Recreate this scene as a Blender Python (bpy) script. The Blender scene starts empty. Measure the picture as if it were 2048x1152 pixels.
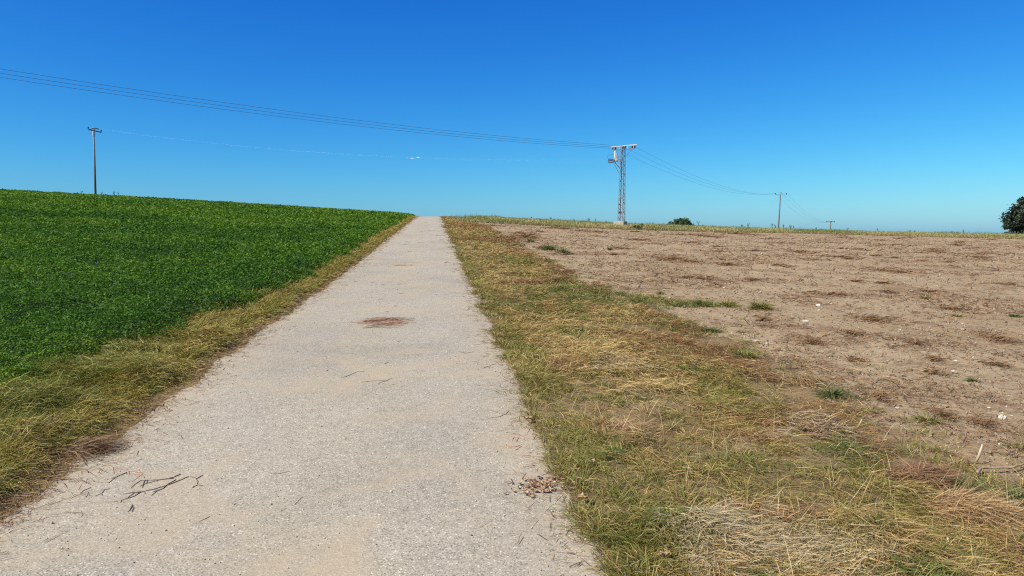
import bpy, bmesh, math, random
import numpy as np
from mathutils import Vector

sc = bpy.context.scene
COL = sc.collection
R = math.radians

# ------------------------------------------------------------------ camera
EYE = 1.65
F, HZ = 1480.0, 470.0
PITCH = math.atan((576 - HZ) / F)
cam_d = bpy.data.cameras.new("camera")
cam = bpy.data.objects.new("camera", cam_d)
COL.objects.link(cam)
cam.location = (0, 0, EYE)
cam.rotation_euler = (R(90) - PITCH, 0, 0)
cam_d.sensor_width = 36
cam_d.lens = 36 * F / 2048
cam_d.clip_start = 0.05
cam_d.clip_end = 12000
sc.camera = cam
sc.render.resolution_x, sc.render.resolution_y = 1024, 576

# ------------------------------------------------------------------ light
SUN_EL = R(46)
SUN_AZ = math.atan2(-0.82, -0.52)            # from +Y, clockwise: left and a little behind
world = bpy.data.worlds.new("World")
sc.world = world
world.use_nodes = True
wn, wl = world.node_tree.nodes, world.node_tree.links
wn.clear()
sky = wn.new("ShaderNodeTexSky")
sky.sky_type = 'NISHITA'
sky.sun_disc = False
sky.sun_elevation = SUN_EL
sky.sun_rotation = SUN_AZ
sky.altitude = 0
sky.air_density = 1.0
sky.dust_density = 0.5
sky.ozone_density = 6.0
sepk = wn.new("ShaderNodeSeparateColor"); comk = wn.new("ShaderNodeCombineColor")   # the clear deep blue of that day
SKY_GRADE = ((1.315, 2.16), (1.38, 1.44), (1.25, 0.78))
EXPOSURE = 0.60
for k_, (ga, gp) in enumerate(SKY_GRADE):
    p_ = wn.new("ShaderNodeMath"); p_.operation = 'POWER'; p_.inputs[1].default_value = gp
    m_ = wn.new("ShaderNodeMath"); m_.operation = 'MULTIPLY'; m_.inputs[1].default_value = ga * 0.1 ** gp / (0.1 * 2 ** EXPOSURE)
    wl.new(sepk.outputs[k_], p_.inputs[0]); wl.new(p_.outputs[0], m_.inputs[0]); wl.new(m_.outputs[0], comk.inputs[k_])
bg = wn.new("ShaderNodeBackground")
bg.inputs["Strength"].default_value = 0.10
wo = wn.new("ShaderNodeOutputWorld")
wl.new(sky.outputs[0], sepk.inputs[0])
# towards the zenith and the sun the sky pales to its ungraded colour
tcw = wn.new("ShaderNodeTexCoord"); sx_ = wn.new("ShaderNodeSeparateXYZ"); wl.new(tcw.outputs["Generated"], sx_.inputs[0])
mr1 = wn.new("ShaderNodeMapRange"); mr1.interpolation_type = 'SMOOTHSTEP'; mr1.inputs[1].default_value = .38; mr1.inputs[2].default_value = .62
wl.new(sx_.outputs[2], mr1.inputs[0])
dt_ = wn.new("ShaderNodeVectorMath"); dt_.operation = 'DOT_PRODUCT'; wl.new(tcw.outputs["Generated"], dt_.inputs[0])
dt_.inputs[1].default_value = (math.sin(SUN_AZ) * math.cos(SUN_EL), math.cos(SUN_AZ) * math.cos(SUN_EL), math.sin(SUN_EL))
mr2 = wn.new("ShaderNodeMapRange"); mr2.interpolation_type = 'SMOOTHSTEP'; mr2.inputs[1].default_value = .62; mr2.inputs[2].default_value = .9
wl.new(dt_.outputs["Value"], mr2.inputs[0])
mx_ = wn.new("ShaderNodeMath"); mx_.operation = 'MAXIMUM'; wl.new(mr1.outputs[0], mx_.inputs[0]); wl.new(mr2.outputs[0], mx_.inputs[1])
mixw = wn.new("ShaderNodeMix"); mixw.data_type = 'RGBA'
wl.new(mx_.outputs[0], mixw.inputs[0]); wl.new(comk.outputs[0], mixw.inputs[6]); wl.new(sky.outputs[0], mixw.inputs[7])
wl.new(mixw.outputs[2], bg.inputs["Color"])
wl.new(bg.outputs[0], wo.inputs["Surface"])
sd = bpy.data.lights.new("sun", 'SUN')
sd.energy = 4.6
sd.angle = R(0.53)
sd.color = (1.0, 0.925, 0.80)
sun = bpy.data.objects.new("sun", sd)
COL.objects.link(sun)
sv = Vector((math.sin(SUN_AZ) * math.cos(SUN_EL), math.cos(SUN_AZ) * math.cos(SUN_EL), math.sin(SUN_EL)))
sun.rotation_euler = sv.to_track_quat('Z', 'Y').to_euler()
sun.location = (-40, -20, 60)
sc.cycles.use_denoising = False
sc.cycles.filter_width = 1.15
sc.cycles.max_bounces = 6
sc.view_settings.view_transform = 'Standard'
sc.view_settings.look = 'None'
sc.view_settings.exposure = EXPOSURE
sc.view_settings.gamma = 1.0

rng = np.random.default_rng(11)
random.seed(5)

# ------------------------------------------------------------------ noise
def _h(ix, iy, seed):
    n = (ix.astype(np.int64) * 374761393 + iy.astype(np.int64) * 668265263 + seed * 974634777) & 0x7fffffff
    n = ((n ^ (n >> 13)) * 1274126177) & 0x7fffffff
    n = (n ^ (n >> 16)) & 0xffff
    return n / 65535.0
def vnoise(x, y, seed=0):
    x = np.asarray(x, float); y = np.asarray(y, float)
    ix, iy = np.floor(x), np.floor(y)
    fx, fy = x - ix, y - iy
    fx = fx * fx * (3 - 2 * fx); fy = fy * fy * (3 - 2 * fy)
    a, b = _h(ix, iy, seed), _h(ix + 1, iy, seed)
    c, d = _h(ix, iy + 1, seed), _h(ix + 1, iy + 1, seed)
    return (a * (1 - fx) + b * fx) * (1 - fy) + (c * (1 - fx) + d * fx) * fy
def fbm(x, y, seed=0, o=4):
    s, a, t = 0, 0.5, 0
    for k in range(o):
        s = s + a * vnoise(x * 2 ** k, y * 2 ** k, seed + k * 17); t += a; a *= 0.5
    return s / t                                # 0..1
def smooth(a, b, t):
    t = np.clip((np.asarray(t, float) - a) / (b - a), 0, 1)
    return t * t * (3 - 2 * t)

# ------------------------------------------------------------------ terrain
_ys = np.arange(-60, 4000, 0.5)
_sl = 0.0437 * (1 - smooth(78, 112, _ys)) - 0.060 * smooth(92, 170, _ys) + 0.050 * smooth(220, 500, _ys)
_pz = np.cumsum(_sl) * 0.5
_pz -= np.interp(0, _ys, _pz)
def far_edge(x):                                # where the bare field ends against the grassy bank
    return np.interp(x, [-6, -1, 4, 11, 22, 33, 59, 90], [69, 70.5, 72, 73.5, 81, 88.5, 87, 90])
def road_l(y): return -2.25 - 0.103 * np.asarray(y, float)
def road_r(y): return 0.70 - 0.103 * np.asarray(y, float)
def height(x, y):
    x = np.asarray(x, float); y = np.asarray(y, float)
    z = np.interp(y, _ys, _pz)
    rl = np.maximum(x - road_r(y), 0); ll = np.maximum(road_l(y) - x, 0)
    z = z - 0.0731 * (0.35 + 0.65 * smooth(0, 85, y)) * rl / (1 + rl / 75.)
    z = z + 0.066 * (0.55 + 0.45 * smooth(0, 60, y)) * ll / (1 + ll / 400.)
    fe = far_edge(x)
    z = z + 0.30 * smooth(0.3, 3.5, y - fe) * smooth(1.0, 5.0, rl)
    return z
cp, sp = math.cos(PITCH), math.sin(PITCH)
_t = np.concatenate([np.arange(1.5, 30, 0.01), np.arange(30, 400, 0.1)])
def ground_at(px, py, dz=0.0):
    """ground point seen at a pixel of the 2048-wide photograph"""
    d = np.array([px - 1024, F * cp + (576 - py) * sp, (576 - py) * cp - F * sp], float)
    d = d / d[1]
    f = EYE + d[2] * _t - height(d[0] * _t, _t) - dz
    i = int(np.argmax(f <= 0))
    return (d[0] * _t[i], _t[i])
def at_depth(px, py, y):
    """world point at depth y on the line of a pixel"""
    d = np.array([px - 1024, F * cp + (576 - py) * sp, (576 - py) * cp - F * sp], float)
    d = d / d[1] * y
    return Vector((d[0], d[1], d[2] + EYE))

_bp = [ground_at(*p) for p in [(2300, 1240), (2048, 1050), (1900, 955), (1830, 905), (1750, 852), (1650, 797), (1560, 752), (1480, 702),
       (1400, 668), (1330, 636), (1275, 606), (1215, 588), (1150, 560), (1095, 530), (1035, 492), (1000, 470), (960, 448), (935, 442)]]
_by = np.array([p[1] for p in _bp]); _bx = np.array([p[0] for p in _bp])
_o = np.argsort(_by); _by, _bx = _by[_o], _bx[_o]
_boff = _bx - road_r(_by)
def verge_r(y):                                 # border between right verge and bare field
    y = np.asarray(y, float)
    return road_r(y) + np.interp(y, np.r_[-60, _by, _by[-1] + 15], np.r_[_boff[0] + .4, _boff, 1.6])
def crop_e(y):                                  # border between left verge and crop
    y = np.asarray(y, float)
    return road_l(y) - np.interp(y, [-60, 4, 6.5, 9, 12, 17, 25, 40, 95], [1.85, 1.62, 1.38, 1.12, .72, .58, .60, .68, .70]) - .55 * (fbm(y * .8, y * 0 + 7, 19) - .5)
def road_le(y): return road_l(y) + 0.18 * (fbm(y * 1.3, y * 0 + 3, 5) - .5) + .08 * (fbm(y * 5, y * 0 + 4, 8) - .5) + 0.08 * smooth(8, 14, y)
def road_re(y): return road_r(y) + 0.30 * (fbm(y * 0.8, y * 0 + 9, 6) - .5) + .10 * (fbm(y * 5, y * 0 + 2, 7) - .5) + .10 * (1 - smooth(4, 8, y))

# ------------------------------------------------------------------ object helpers
def tag(o, label=None, cat=None, group=None, kind=None):
    if label: o['label'] = label
    if cat: o['category'] = cat
    if group: o['group'] = group
    if kind: o['kind'] = kind
    return o
def link(name, me, mat=None, parent=None):
    o = bpy.data.objects.new(name, me)
    COL.objects.link(o)
    if mat: me.materials.append(mat)
    if parent: o.parent = parent
    return o
def empty(name, loc, label, cat, group=None):
    o = bpy.data.objects.new(name, None)
    COL.objects.link(o)
    o.location = loc
    o.empty_display_size = 0.2
    return tag(o, label, cat, group)
def np_mesh(name, V, quads=None, tris=None, color=None, smooth_shade=False, lat=None):
    me = bpy.data.meshes.new(name)
    V = np.asarray(V, np.float32)
    nq = 0 if quads is None else len(quads); nt = 0 if tris is None else len(tris)
    me.vertices.add(len(V)); me.vertices.foreach_set("co", V.ravel())
    me.loops.add(nq * 4 + nt * 3); me.polygons.add(nq + nt)
    parts, st = [], []
    if nq: parts.append(np.asarray(quads, np.int32).ravel()); st.append(np.arange(nq) * 4)
    if nt: parts.append(np.asarray(tris, np.int32).ravel()); st.append(nq * 4 + np.arange(nt) * 3)
    me.loops.foreach_set("vertex_index", np.concatenate(parts))
    me.polygons.foreach_set("loop_start", np.concatenate(st).astype(np.int32))
    if smooth_shade:
        me.polygons.foreach_set("use_smooth", np.ones(nq + nt, bool))
    if color is not None:
        a = me.color_attributes.new("Col", 'FLOAT_COLOR', 'POINT')
        c = np.ones((len(V), 4), np.float32); c[:, :3] = color
        a.data.foreach_set("color", c.ravel())
    if lat is not None:
        a = me.attributes.new("lat", 'FLOAT', 'POINT')
        a.data.foreach_set("value", np.asarray(lat, np.float32).ravel())
    me.update(calc_edges=True)
    me.validate()
    return me
def grid_mesh(name, X, Y, Z, **kw):
    m, n = X.shape
    idx = np.arange(m * n).reshape(m, n)
    q = np.stack([idx[:-1, :-1], idx[:-1, 1:], idx[1:, 1:], idx[1:, :-1]], -1).reshape(-1, 4)
    return np_mesh(name, np.stack([X, Y, Z], -1).reshape(-1, 3), quads=q, smooth_shade=True, **kw)

class MB:
    """collects tubes, boxes and quads, then links them as ONE mesh"""
    def __init__(s): s.v, s.f = [], []
    def tube(s, pts, rad, n=6, cap=True):
        pts = [Vector(p) for p in pts]
        if not hasattr(rad, '__len__'): rad = [rad] * len(pts)
        base = len(s.v); up = Vector((0.31, 0.17, 0.93)).normalized(); u = None
        for i, p in enumerate(pts):
            t = (pts[min(i + 1, len(pts) - 1)] - pts[max(i - 1, 0)]).normalized()
            if u is None:
                ref = up if abs(t.dot(up)) < .9 else Vector((1, 0, 0))
                u = t.cross(ref).normalized()
            u = (u - t * u.dot(t)).normalized(); w = t.cross(u)
            for k in range(n):
                a = 2 * math.pi * (k + .5) / n
                s.v.append(p + (u * math.cos(a) + w * math.sin(a)) * rad[i])
        for i in range(len(pts) - 1):
            for k in range(n):
                a, b = base + i * n + k, base + i * n + (k + 1) % n
                s.f.append((a, b, b + n, a + n))
        if cap:
            s.f.append(tuple(base + k for k in range(n))[::-1])
            s.f.append(tuple(base + (len(pts) - 1) * n + k for k in range(n)))
        return s
    def lathe(s, p, axis, prof, n=12):
        ax = Vector(axis).normalized(); p = Vector(p)
        return s.tube([p + ax * z for z, r in prof], [r for z, r in prof], n)
    def box(s, c, size, ax=None):
        c = Vector(c); X, Y, Z = ax or (Vector((1, 0, 0)), Vector((0, 1, 0)), Vector((0, 0, 1)))
        b = len(s.v)
        for k in (-1, 1):
            for j, i in ((-1, -1), (-1, 1), (1, 1), (1, -1)):
                s.v.append(c + X * (i * size[0] / 2) + Y * (j * size[1] / 2) + Z * (k * size[2] / 2))
        s.f += [(b + 3, b + 2, b + 1, b), (b + 4, b + 5, b + 6, b + 7)] + [(b + i, b + (i + 1) % 4, b + 4 + (i + 1) % 4, b + 4 + i) for i in range(4)]
        return s
    def build(s, name, mat, parent=None, smooth_shade=False, origin=(0, 0, 0), bevel=0):
        me = bpy.data.meshes.new(name); og = Vector(origin)
        me.from_pydata([v - og for v in s.v], [], s.f); me.update()
        if smooth_shade:
            me.polygons.foreach_set("use_smooth", np.ones(len(me.polygons), bool))
        o = link(name, me, mat, parent); o.location = og
        if bevel:
            m = o.modifiers.new("bevel", 'BEVEL'); m.width = bevel; m.segments = 2
        return o

# ------------------------------------------------------------------ materials
def new_mat(name):
    m = bpy.data.materials.new(name); m.use_nodes = True
    nt = m.node_tree; nt.nodes.clear()
    out = nt.nodes.new("ShaderNodeOutputMaterial"); b = nt.nodes.new("ShaderNodeBsdfPrincipled")
    nt.links.new(b.outputs[0], out.inputs["Surface"])
    return m, nt, b, out
def N(nt, t, **kw):
    n = nt.nodes.new(t)
    for k, v in kw.items():
        if k in n.inputs: n.inputs[k].default_value = v
        else: setattr(n, k, v)
    return n
def noise(nt, co, scale, detail=4, rough=.6, dist=0):
    n = N(nt, "ShaderNodeTexNoise"); n.inputs["Scale"].default_value = scale; n.inputs["Detail"].default_value = detail
    n.inputs["Roughness"].default_value = rough; n.inputs["Distortion"].default_value = dist
    nt.links.new(co, n.inputs["Vector"]); return n.outputs["Fac"]
def ramp(nt, fac, stops):
    r = N(nt, "ShaderNodeValToRGB"); e = r.color_ramp.elements
    while len(e) < len(stops): e.new(.5)
    for i, (p, c) in enumerate(stops):
        e[i].position = p; e[i].color = (*c, 1) if hasattr(c, '__len__') else (c, c, c, 1)
    nt.links.new(fac, r.inputs[0]); return r.outputs[0]
def mix(nt, fac, a, b, mode='MIX'):
    m = N(nt, "ShaderNodeMix"); m.data_type = 'RGBA'; m.blend_type = mode
    for s, v in ((m.inputs[0], fac), (m.inputs[6], a), (m.inputs[7], b)):
        if hasattr(v, 'is_output'): nt.links.new(v, s)
        elif hasattr(v, '__len__'): s.default_value = (*v, 1)
        else: s.default_value = v
    return m.outputs[2]
def math_n(nt, op, a, b=0.5):
    m = N(nt, "ShaderNodeMath"); m.operation = op
    for s, v in ((m.inputs[0], a), (m.inputs[1], b)):
        if hasattr(v, 'is_output'): nt.links.new(v, s)
        else: s.default_value = v
    return m.outputs[0]
def bump(nt, b, h, strength, dist):
    n = N(nt, "ShaderNodeBump"); n.inputs["Strength"].default_value = strength; n.inputs["Distance"].default_value = dist
    nt.links.new(h, n.inputs["Height"]); nt.links.new(n.outputs[0], b.inputs["Normal"])
def coords(nt):
    return N(nt, "ShaderNodeNewGeometry").outputs["Position"]

def mat_simple(name, c1, c2, scale=8, rough=.6, metal=0, bmp=0):
    m, nt, b, o = new_mat(name)
    tc = N(nt, "ShaderNodeTexCoord").outputs["Object"]
    f = noise(nt, tc, scale, 5)
    nt.links.new(ramp(nt, f, [(.3, c1), (.7, c2)]), b.inputs["Base Color"])
    b.inputs["Roughness"].default_value = rough; b.inputs["Metallic"].default_value = metal
    if bmp: bump(nt, b, noise(nt, tc, scale * 6, 4), .5, bmp)
    return m
def mat_leaf(name, trans=.3, rough=.5, spec=.35, tint=(1.1, 1.15, .6)):
    m, nt, b, o = new_mat(name)
    a = N(nt, "ShaderNodeVertexColor", layer_name="Col").outputs[0]
    nt.links.new(a, b.inputs["Base Color"]); b.inputs["Roughness"].default_value = rough
    b.inputs["Specular IOR Level"].default_value = spec
    t = N(nt, "ShaderNodeBsdfTranslucent"); nt.links.new(mix(nt, 1.0, a, tint, 'MULTIPLY'), t.inputs[0])
    ms = N(nt, "ShaderNodeMixShader"); ms.inputs[0].default_value = trans
    nt.links.new(b.outputs[0], ms.inputs[1]); nt.links.new(t.outputs[0], ms.inputs[2])
    nt.links.new(ms.outputs[0], o.inputs["Surface"])
    return m

# road: pale worn chip-seal asphalt with dust
M_road, nt, b, o = new_mat("worn_asphalt")
co = coords(nt)
lat = N(nt, "ShaderNodeAttribute", attribute_name="lat").outputs["Fac"]
v = N(nt, "ShaderNodeTexVoronoi"); v.inputs["Scale"].default_value = 150; nt.links.new(co, v.inputs["Vector"])
cell = N(nt, "ShaderNodeSeparateColor"); nt.links.new(v.outputs["Color"], cell.inputs[0])
c = ramp(nt, cell.outputs[0], [(0, (.15, .132, .10)), (.10, (.245, .22, .17)), (.32, (.325, .292, .23)), (.75, (.385, .345, .272)), (.96, (.44, .40, .325)), (1, (.68, .63, .53))])
mid = noise(nt, co, 14, 5, .7)
c = mix(nt, .5, c, ramp(nt, mid, [(.3, (.62, .61, .6)), (.7, (1.1, 1.09, 1.06))]), 'MULTIPLY')
big = noise(nt, co, .55, 6, .62, .4)
c = mix(nt, .65, c, ramp(nt, big, [(.33, (.86, .85, .85)), (.6, (1.13, 1.12, 1.10))]), 'MULTIPLY')
lane = math_n(nt, 'ABSOLUTE', math_n(nt, 'SUBTRACT', math_n(nt, 'ABSOLUTE', math_n(nt, 'SUBTRACT', lat, .5)), .24))
lanef = math_n(nt, 'MULTIPLY', ramp(nt, lane, [(.0, 1), (.24, 0)]), ramp(nt, noise(nt, co, .7, 4), [(.3, .35), (.65, 1)]))
c = mix(nt, lanef, c, mix(nt, 1.0, c, (1.0, 1.0, 1.05), 'MULTIPLY'))
dust = noise(nt, co, .9, 6, .6, .8)
dfac = math_n(nt, 'MULTIPLY', ramp(nt, dust, [(.50, 0), (.66, .8)]), ramp(nt, lanef, [(0, 1), (1, .6)]))
edge = ramp(nt, math_n(nt, 'ABSOLUTE', math_n(nt, 'SUBTRACT', lat, .5)), [(.36, 0), (.5, .75)])
edge = math_n(nt, 'MULTIPLY', edge, ramp(nt, noise(nt, co, 2.2, 5), [(.35, .25), (.65, 1.0)]))
dfac = math_n(nt, 'MAXIMUM', dfac, edge)
c = mix(nt, dfac, c, mix(nt, ramp(nt, noise(nt, co, 60, 4, .7), [(.3, 0), (.7, 1)]), (.33, .262, .175), (.45, .37, .262)))
nt.links.new(c, b.inputs["Base Color"]); b.inputs["Roughness"].default_value = .88
b.inputs["Specular IOR Level"].default_value = .25
hgt = math_n(nt, 'ADD', math_n(nt, 'MULTIPLY', cell.outputs[1], .6), math_n(nt, 'MULTIPLY', mid, .8))
bump(nt, b, hgt, .75, .007)

# bare soil
M_soil, nt, b, o = new_mat("bare_soil")
co = coords(nt)
f1 = noise(nt, co, .35, 6, .65, .5)
c = ramp(nt, f1, [(.3, (.27, .188, .107)), (.5, (.32, .24, .148)), (.7, (.375, .285, .175))])
f2 = noise(nt, co, 9, 6, .72)
c = mix(nt, .6, c, ramp(nt, f2, [(.3, .62), (.5, 1.0), (.72, 1.25)]), 'MULTIPLY')
f3 = noise(nt, co, 70, 4, .7)
c = mix(nt, .6, c, ramp(nt, f3, [(.3, .65), (.55, 1.05), (.75, 1.3)]), 'MULTIPLY')
mp = N(nt, "ShaderNodeMapping"); nt.links.new(co, mp.inputs["Vector"]); mp.inputs["Scale"].default_value = (1.0, 1.0, 1.0)
f4 = noise(nt, mp.outputs[0], .75, 7, .72, .6)
c = mix(nt, ramp(nt, f4, [(.53, 0), (.62, .7)]), c, mix(nt, ramp(nt, f2, [(.35, 0), (.65, 1)]), (.115, .062, .036), (.21, .122, .07)))
vs = N(nt, "ShaderNodeTexVoronoi"); vs.inputs["Scale"].default_value = 26; nt.links.new(co, vs.inputs["Vector"])
peb = math_n(nt, 'LESS_THAN', vs.outputs["Distance"], .22)
sepc = N(nt, "ShaderNodeSeparateColor"); nt.links.new(vs.outputs["Color"], sepc.inputs[0])
peb = math_n(nt, 'MULTIPLY', peb, math_n(nt, 'GREATER_THAN', sepc.outputs[0], .86))
c = mix(nt, peb, c, (.46, .39, .29))
nt.links.new(c, b.inputs["Base Color"]); b.inputs["Roughness"].default_value = .95; b.inputs["Specular IOR Level"].default_value = .1
bump(nt, b, math_n(nt, 'ADD', math_n(nt, 'MULTIPLY', f2, 1.2), math_n(nt, 'MULTIPLY', f3, .6)), .8, .025)

# soil and thatch under the grass and the crop
M_ground, nt, b, o = new_mat("thatch_ground")
co = coords(nt)
f1 = noise(nt, co, 2.0, 5, .65); f2 = noise(nt, co, 30, 5, .7)
c = ramp(nt, f1, [(.3, (.14, .095, .048)), (.55, (.22, .158, .085)), (.75, (.32, .238, .14))])
c = mix(nt, .7, c, ramp(nt, f2, [(.3, .55), (.7, 1.35)]), 'MULTIPLY')
nt.links.new(c, b.inputs["Base Color"]); b.inputs["Roughness"].default_value = .95; b.inputs["Specular IOR Level"].default_value = .1
bump(nt, b, f2, .8, .02)
M_cropsoil, nt, b, o = new_mat("crop_floor")
co = coords(nt)
f1 = noise(nt, co, .25, 6, .6); f2 = noise(nt, co, 6, 6, .75)
c = ramp(nt, f2, [(.3, (.012, .022, .008)), (.7, (.035, .07, .016))])
nt.links.new(c, b.inputs["Base Color"]); b.inputs["Roughness"].default_value = .9

M_grass = mat_leaf("grass_blade", .22, .55, .3, (1.05, 1.05, .7))
M_crop = mat_leaf("crop_leaf", .25, .6, .10, (1.0, 1.3, .5))
M_twigcol = mat_leaf("dry_litter", .08, .8, .1, (1, .9, .7))
M_tree = mat_leaf("tree_leaf", .12, .5, .3)
M_galv = mat_simple("galvanised_steel", (.33, .34, .35), (.47, .48, .49), 4, .5, .15)
M_paintsteel = mat_simple("weathered_grey_steel", (.085, .09, .105), (.16, .165, .185), 3, .55, .1)
M_porc = mat_simple("brown_glazed_porcelain", (.025, .02, .03), (.05, .035, .04), 3, .2)
M_white = mat_simple("pale_polymer", (.7, .7, .68), (.8, .8, .78), 5, .4)
M_beige = mat_simple("faded_beige_enamel", (.42, .37, .31), (.55, .49, .42), 5, .5)
M_concrete = mat_simple("weathered_concrete", (.25, .22, .17), (.38, .345, .28), 5, .9, 0, .01)
M_wood = mat_simple("tarred_wood", (.07, .065, .065), (.15, .135, .125), 3, .8)
M_polegrey = mat_simple("weathered_pole_wood", (.13, .128, .125), (.215, .21, .20), 3, .8)
M_black = mat_simple("black_plate", (.012, .012, .016), (.03, .03, .035), 3, .5)
M_wire = mat_simple("aluminium_cable", (.05, .06, .08), (.09, .10, .12), 3, .6)
M_wirepale = mat_simple("bright_aluminium_cable", (.55, .58, .6), (.7, .72, .74), 3, .4, .3)
M_bark = mat_simple("bark", (.06, .045, .035), (.13, .10, .075), 6, .9, 0, .02)
M_twig = mat_simple("dark_twig_bark", (.08, .06, .046), (.21, .16, .125), 30, .85)
M_redtwig = mat_simple("reddish_dry_stalk", (.22, .115, .075), (.38, .22, .15), 30, .85)
M_straw = mat_simple("bleached_stalk", (.40, .31, .19), (.55, .45, .30), 25, .7)
M_leaf = mat_simple("curled_dry_leaf", (.27, .16, .085), (.43, .29, .17), 30, .7)
M_stone = mat_simple("pale_limestone", (.42, .36, .28), (.58, .52, .43), 14, .85, 0, .004)
M_whitestone = mat_simple("chalk_white_stone", (.48, .44, .37), (.64, .60, .52), 14, .8, 0, .003)
M_pebble = mat_simple("buff_pebble", (.30, .25, .18), (.43, .37, .28), 14, .85)
M_stalk = mat_simple("tan_stalk_bark", (.24, .16, .10), (.42, .30, .20), 25, .75)
M_apple = mat_simple("pale_green_skin", (.45, .52, .22), (.62, .66, .36), 6, .35)

# ------------------------------------------------------------------ ground sheets
rows = np.concatenate([np.linspace(-30, 1.4, 26), 1.5 * (150 / 1.5) ** np.linspace(0, 1, 330), 150 * (3000 / 150.) ** np.linspace(0.02, 1, 60)])
def strip(name, xa, xb, n, mat, pw=1.0, lat=False, sink=None, disp=None):
    u = np.linspace(0, 1, n) ** pw
    Y = np.repeat(rows[:, None], n, 1)
    A, B = xa(rows)[:, None], xb(rows)[:, None]
    X = A + (B - A) * u[None]
    Z = height(X, Y)
    if disp is not None: Z = Z + disp(X, Y)
    if sink is not None: Z[:, -1] -= sink
    me = grid_mesh(name, X, Y, Z, lat=np.repeat(u[None], len(rows), 0) if lat else None)
    return tag(link(name, me, mat), kind='structure')
def road_disp(X, Y): return 0.012 * (fbm(X * .8, Y * .8, 40) - .5) * (1 - smooth(60, 90, Y))
strip("road", road_le, road_re, 64, M_road, lat=True)
strip("verge_ground", road_re, lambda y: verge_r(y) + .4, 24, M_ground, sink=.05)
strip("verge_ground", crop_e, road_le, 14, M_ground)
strip("crop_ground", lambda y: crop_e(y) - 8 - 1.4 * np.abs(y), crop_e, 70, M_cropsoil, pw=.6)

# bare field with real clods, then the bank and land behind it
def soil_disp(X, Y):
    a = 0.05 * (fbm(X * .9, Y * .9, 21) - .5) + 0.035 * (fbm(X * 4.5, Y * 4.5, 22) - .5) * (1 - smooth(20, 45, Y))
    cl = fbm(X * 16, Y * 16, 23, 3)
    a = a + 0.03 * np.clip(cl - .52, 0, 1) * (1 - smooth(8, 22, Y))
    return a
nu, nv = 620, 420
u = np.linspace(0, 1, nu) ** 1.25
fe = far_edge(verge_r(80) + u * 110)
v = np.linspace(0, 1, nv)
Yf = 1.8 * (fe[None] / 1.8) ** v[:, None]
Xf = verge_r(Yf) + u[None] * (5 + 1.25 * Yf)
for _ in range(3):                               # far edge follows the bank in plan
    Yf = 1.8 * (far_edge(verge_r(fe) + u * (5 + 1.25 * fe))[None] / 1.8) ** v[:, None]
    Xf = verge_r(Yf) + u[None] * (5 + 1.25 * Yf)
Zf = height(Xf, Yf) + soil_disp(Xf, Yf) * smooth(0, .05, u)[None] * smooth(0, .02, 1 - v)[:, None]
tag(link("bare_field", grid_mesh("bare_field", Xf, Yf, Zf), M_soil), kind='structure')
fe2 = Yf[-1]
vb = np.concatenate([np.linspace(0, .25, 60), .25 + .75 * np.linspace(0, 1, 40)[1:] ** 2])
Yb = fe2[None] + vb[:, None] ** 1.3 * (3000 - fe2[None])
Xb = verge_r(Yb) + u[None] * (5 + 1.25 * Yb)
tag(link("bank_ground", grid_mesh("bank_ground", Xb[:, ::4], Yb[:, ::4], height(Xb, Yb)[:, ::4]), M_ground), kind='structure')
yb0 = np.linspace(-30, 1.8, 20)[:, None]
Xn = verge_r(yb0) + u[None, ::8] * (5 + 1.25 * np.abs(yb0))
tag(link("bare_field", grid_mesh("bare_field_near", Xn, np.repeat(yb0, Xn.shape[1], 1), height(Xn, np.repeat(yb0, Xn.shape[1], 1))), M_soil), kind='structure')

# ------------------------------------------------------------------ blades
def ribbons(P, az, el, ln, wd, curl, col, seg=3, tipcol=1.12, zmin=None):
    """bent tapering blades; returns verts, quads, tris, colours"""
    n = len(P)
    s = np.linspace(0, 1, seg + 1)
    V = np.zeros((n, 2 * seg + 1, 3)); Cc = np.zeros((n, 2 * seg + 1, 3))
    pos = P.copy(); tw = rng.uniform(-.9, .9, n)
    side = np.stack([-np.sin(az) * np.cos(tw), np.cos(az) * np.cos(tw), np.sin(tw)], -1)
    wprof = np.interp(s, [0, .3, 1], [.75, 1, 0])
    for k in range(seg + 1):
        if k:
            e = el - curl * (s[k] - .5 / seg)
            st = ln / seg
            pos = pos + np.stack([np.cos(e) * np.cos(az) * st, np.cos(e) * np.sin(az) * st, np.sin(e) * st], -1)
            g = height(pos[:, 0], pos[:, 1]) + (.006 if zmin is None else zmin)
            pos[:, 2] = np.maximum(pos[:, 2], g)
        cc = col * (1 + (tipcol - 1) * s[k])
        if k < seg:
            V[:, 2 * k] = pos - side * (wd * wprof[k] / 2)[:, None]
            V[:, 2 * k + 1] = pos + side * (wd * wprof[k] / 2)[:, None]
            Cc[:, 2 * k] = cc; Cc[:, 2 * k + 1] = cc
        else:
            V[:, 2 * seg] = pos; Cc[:, 2 * seg] = cc
    m = 2 * seg + 1
    b = (np.arange(n) * m)[:, None]
    q = np.concatenate([b + np.array([[2 * k, 2 * k + 1, 2 * k + 3, 2 * k + 2]]) for k in range(seg - 1)], 0) if seg > 1 else np.zeros((0, 4), int)
    t = b + np.array([[2 * seg - 2, 2 * seg - 1, 2 * seg]])
    return V.reshape(-1, 3), q, t, Cc.reshape(-1, 3)
def merge(parts):
    V, Q, T, C, off = [], [], [], [], 0
    for v_, q_, t_, c_ in parts:
        V.append(v_); Q.append(q_ + off); T.append(t_ + off); C.append(c_); off += len(v_)
    return np.concatenate(V), np.concatenate(Q), np.concatenate(T), np.concatenate(C)
def palette(f, cols):
    cols = np.array(cols); x = np.clip(f, 0, .9999) * (len(cols) - 1); i = x.astype(int); t = (x - i)[:, None]
    return cols[i] * (1 - t) + cols[i + 1] * t
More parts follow.
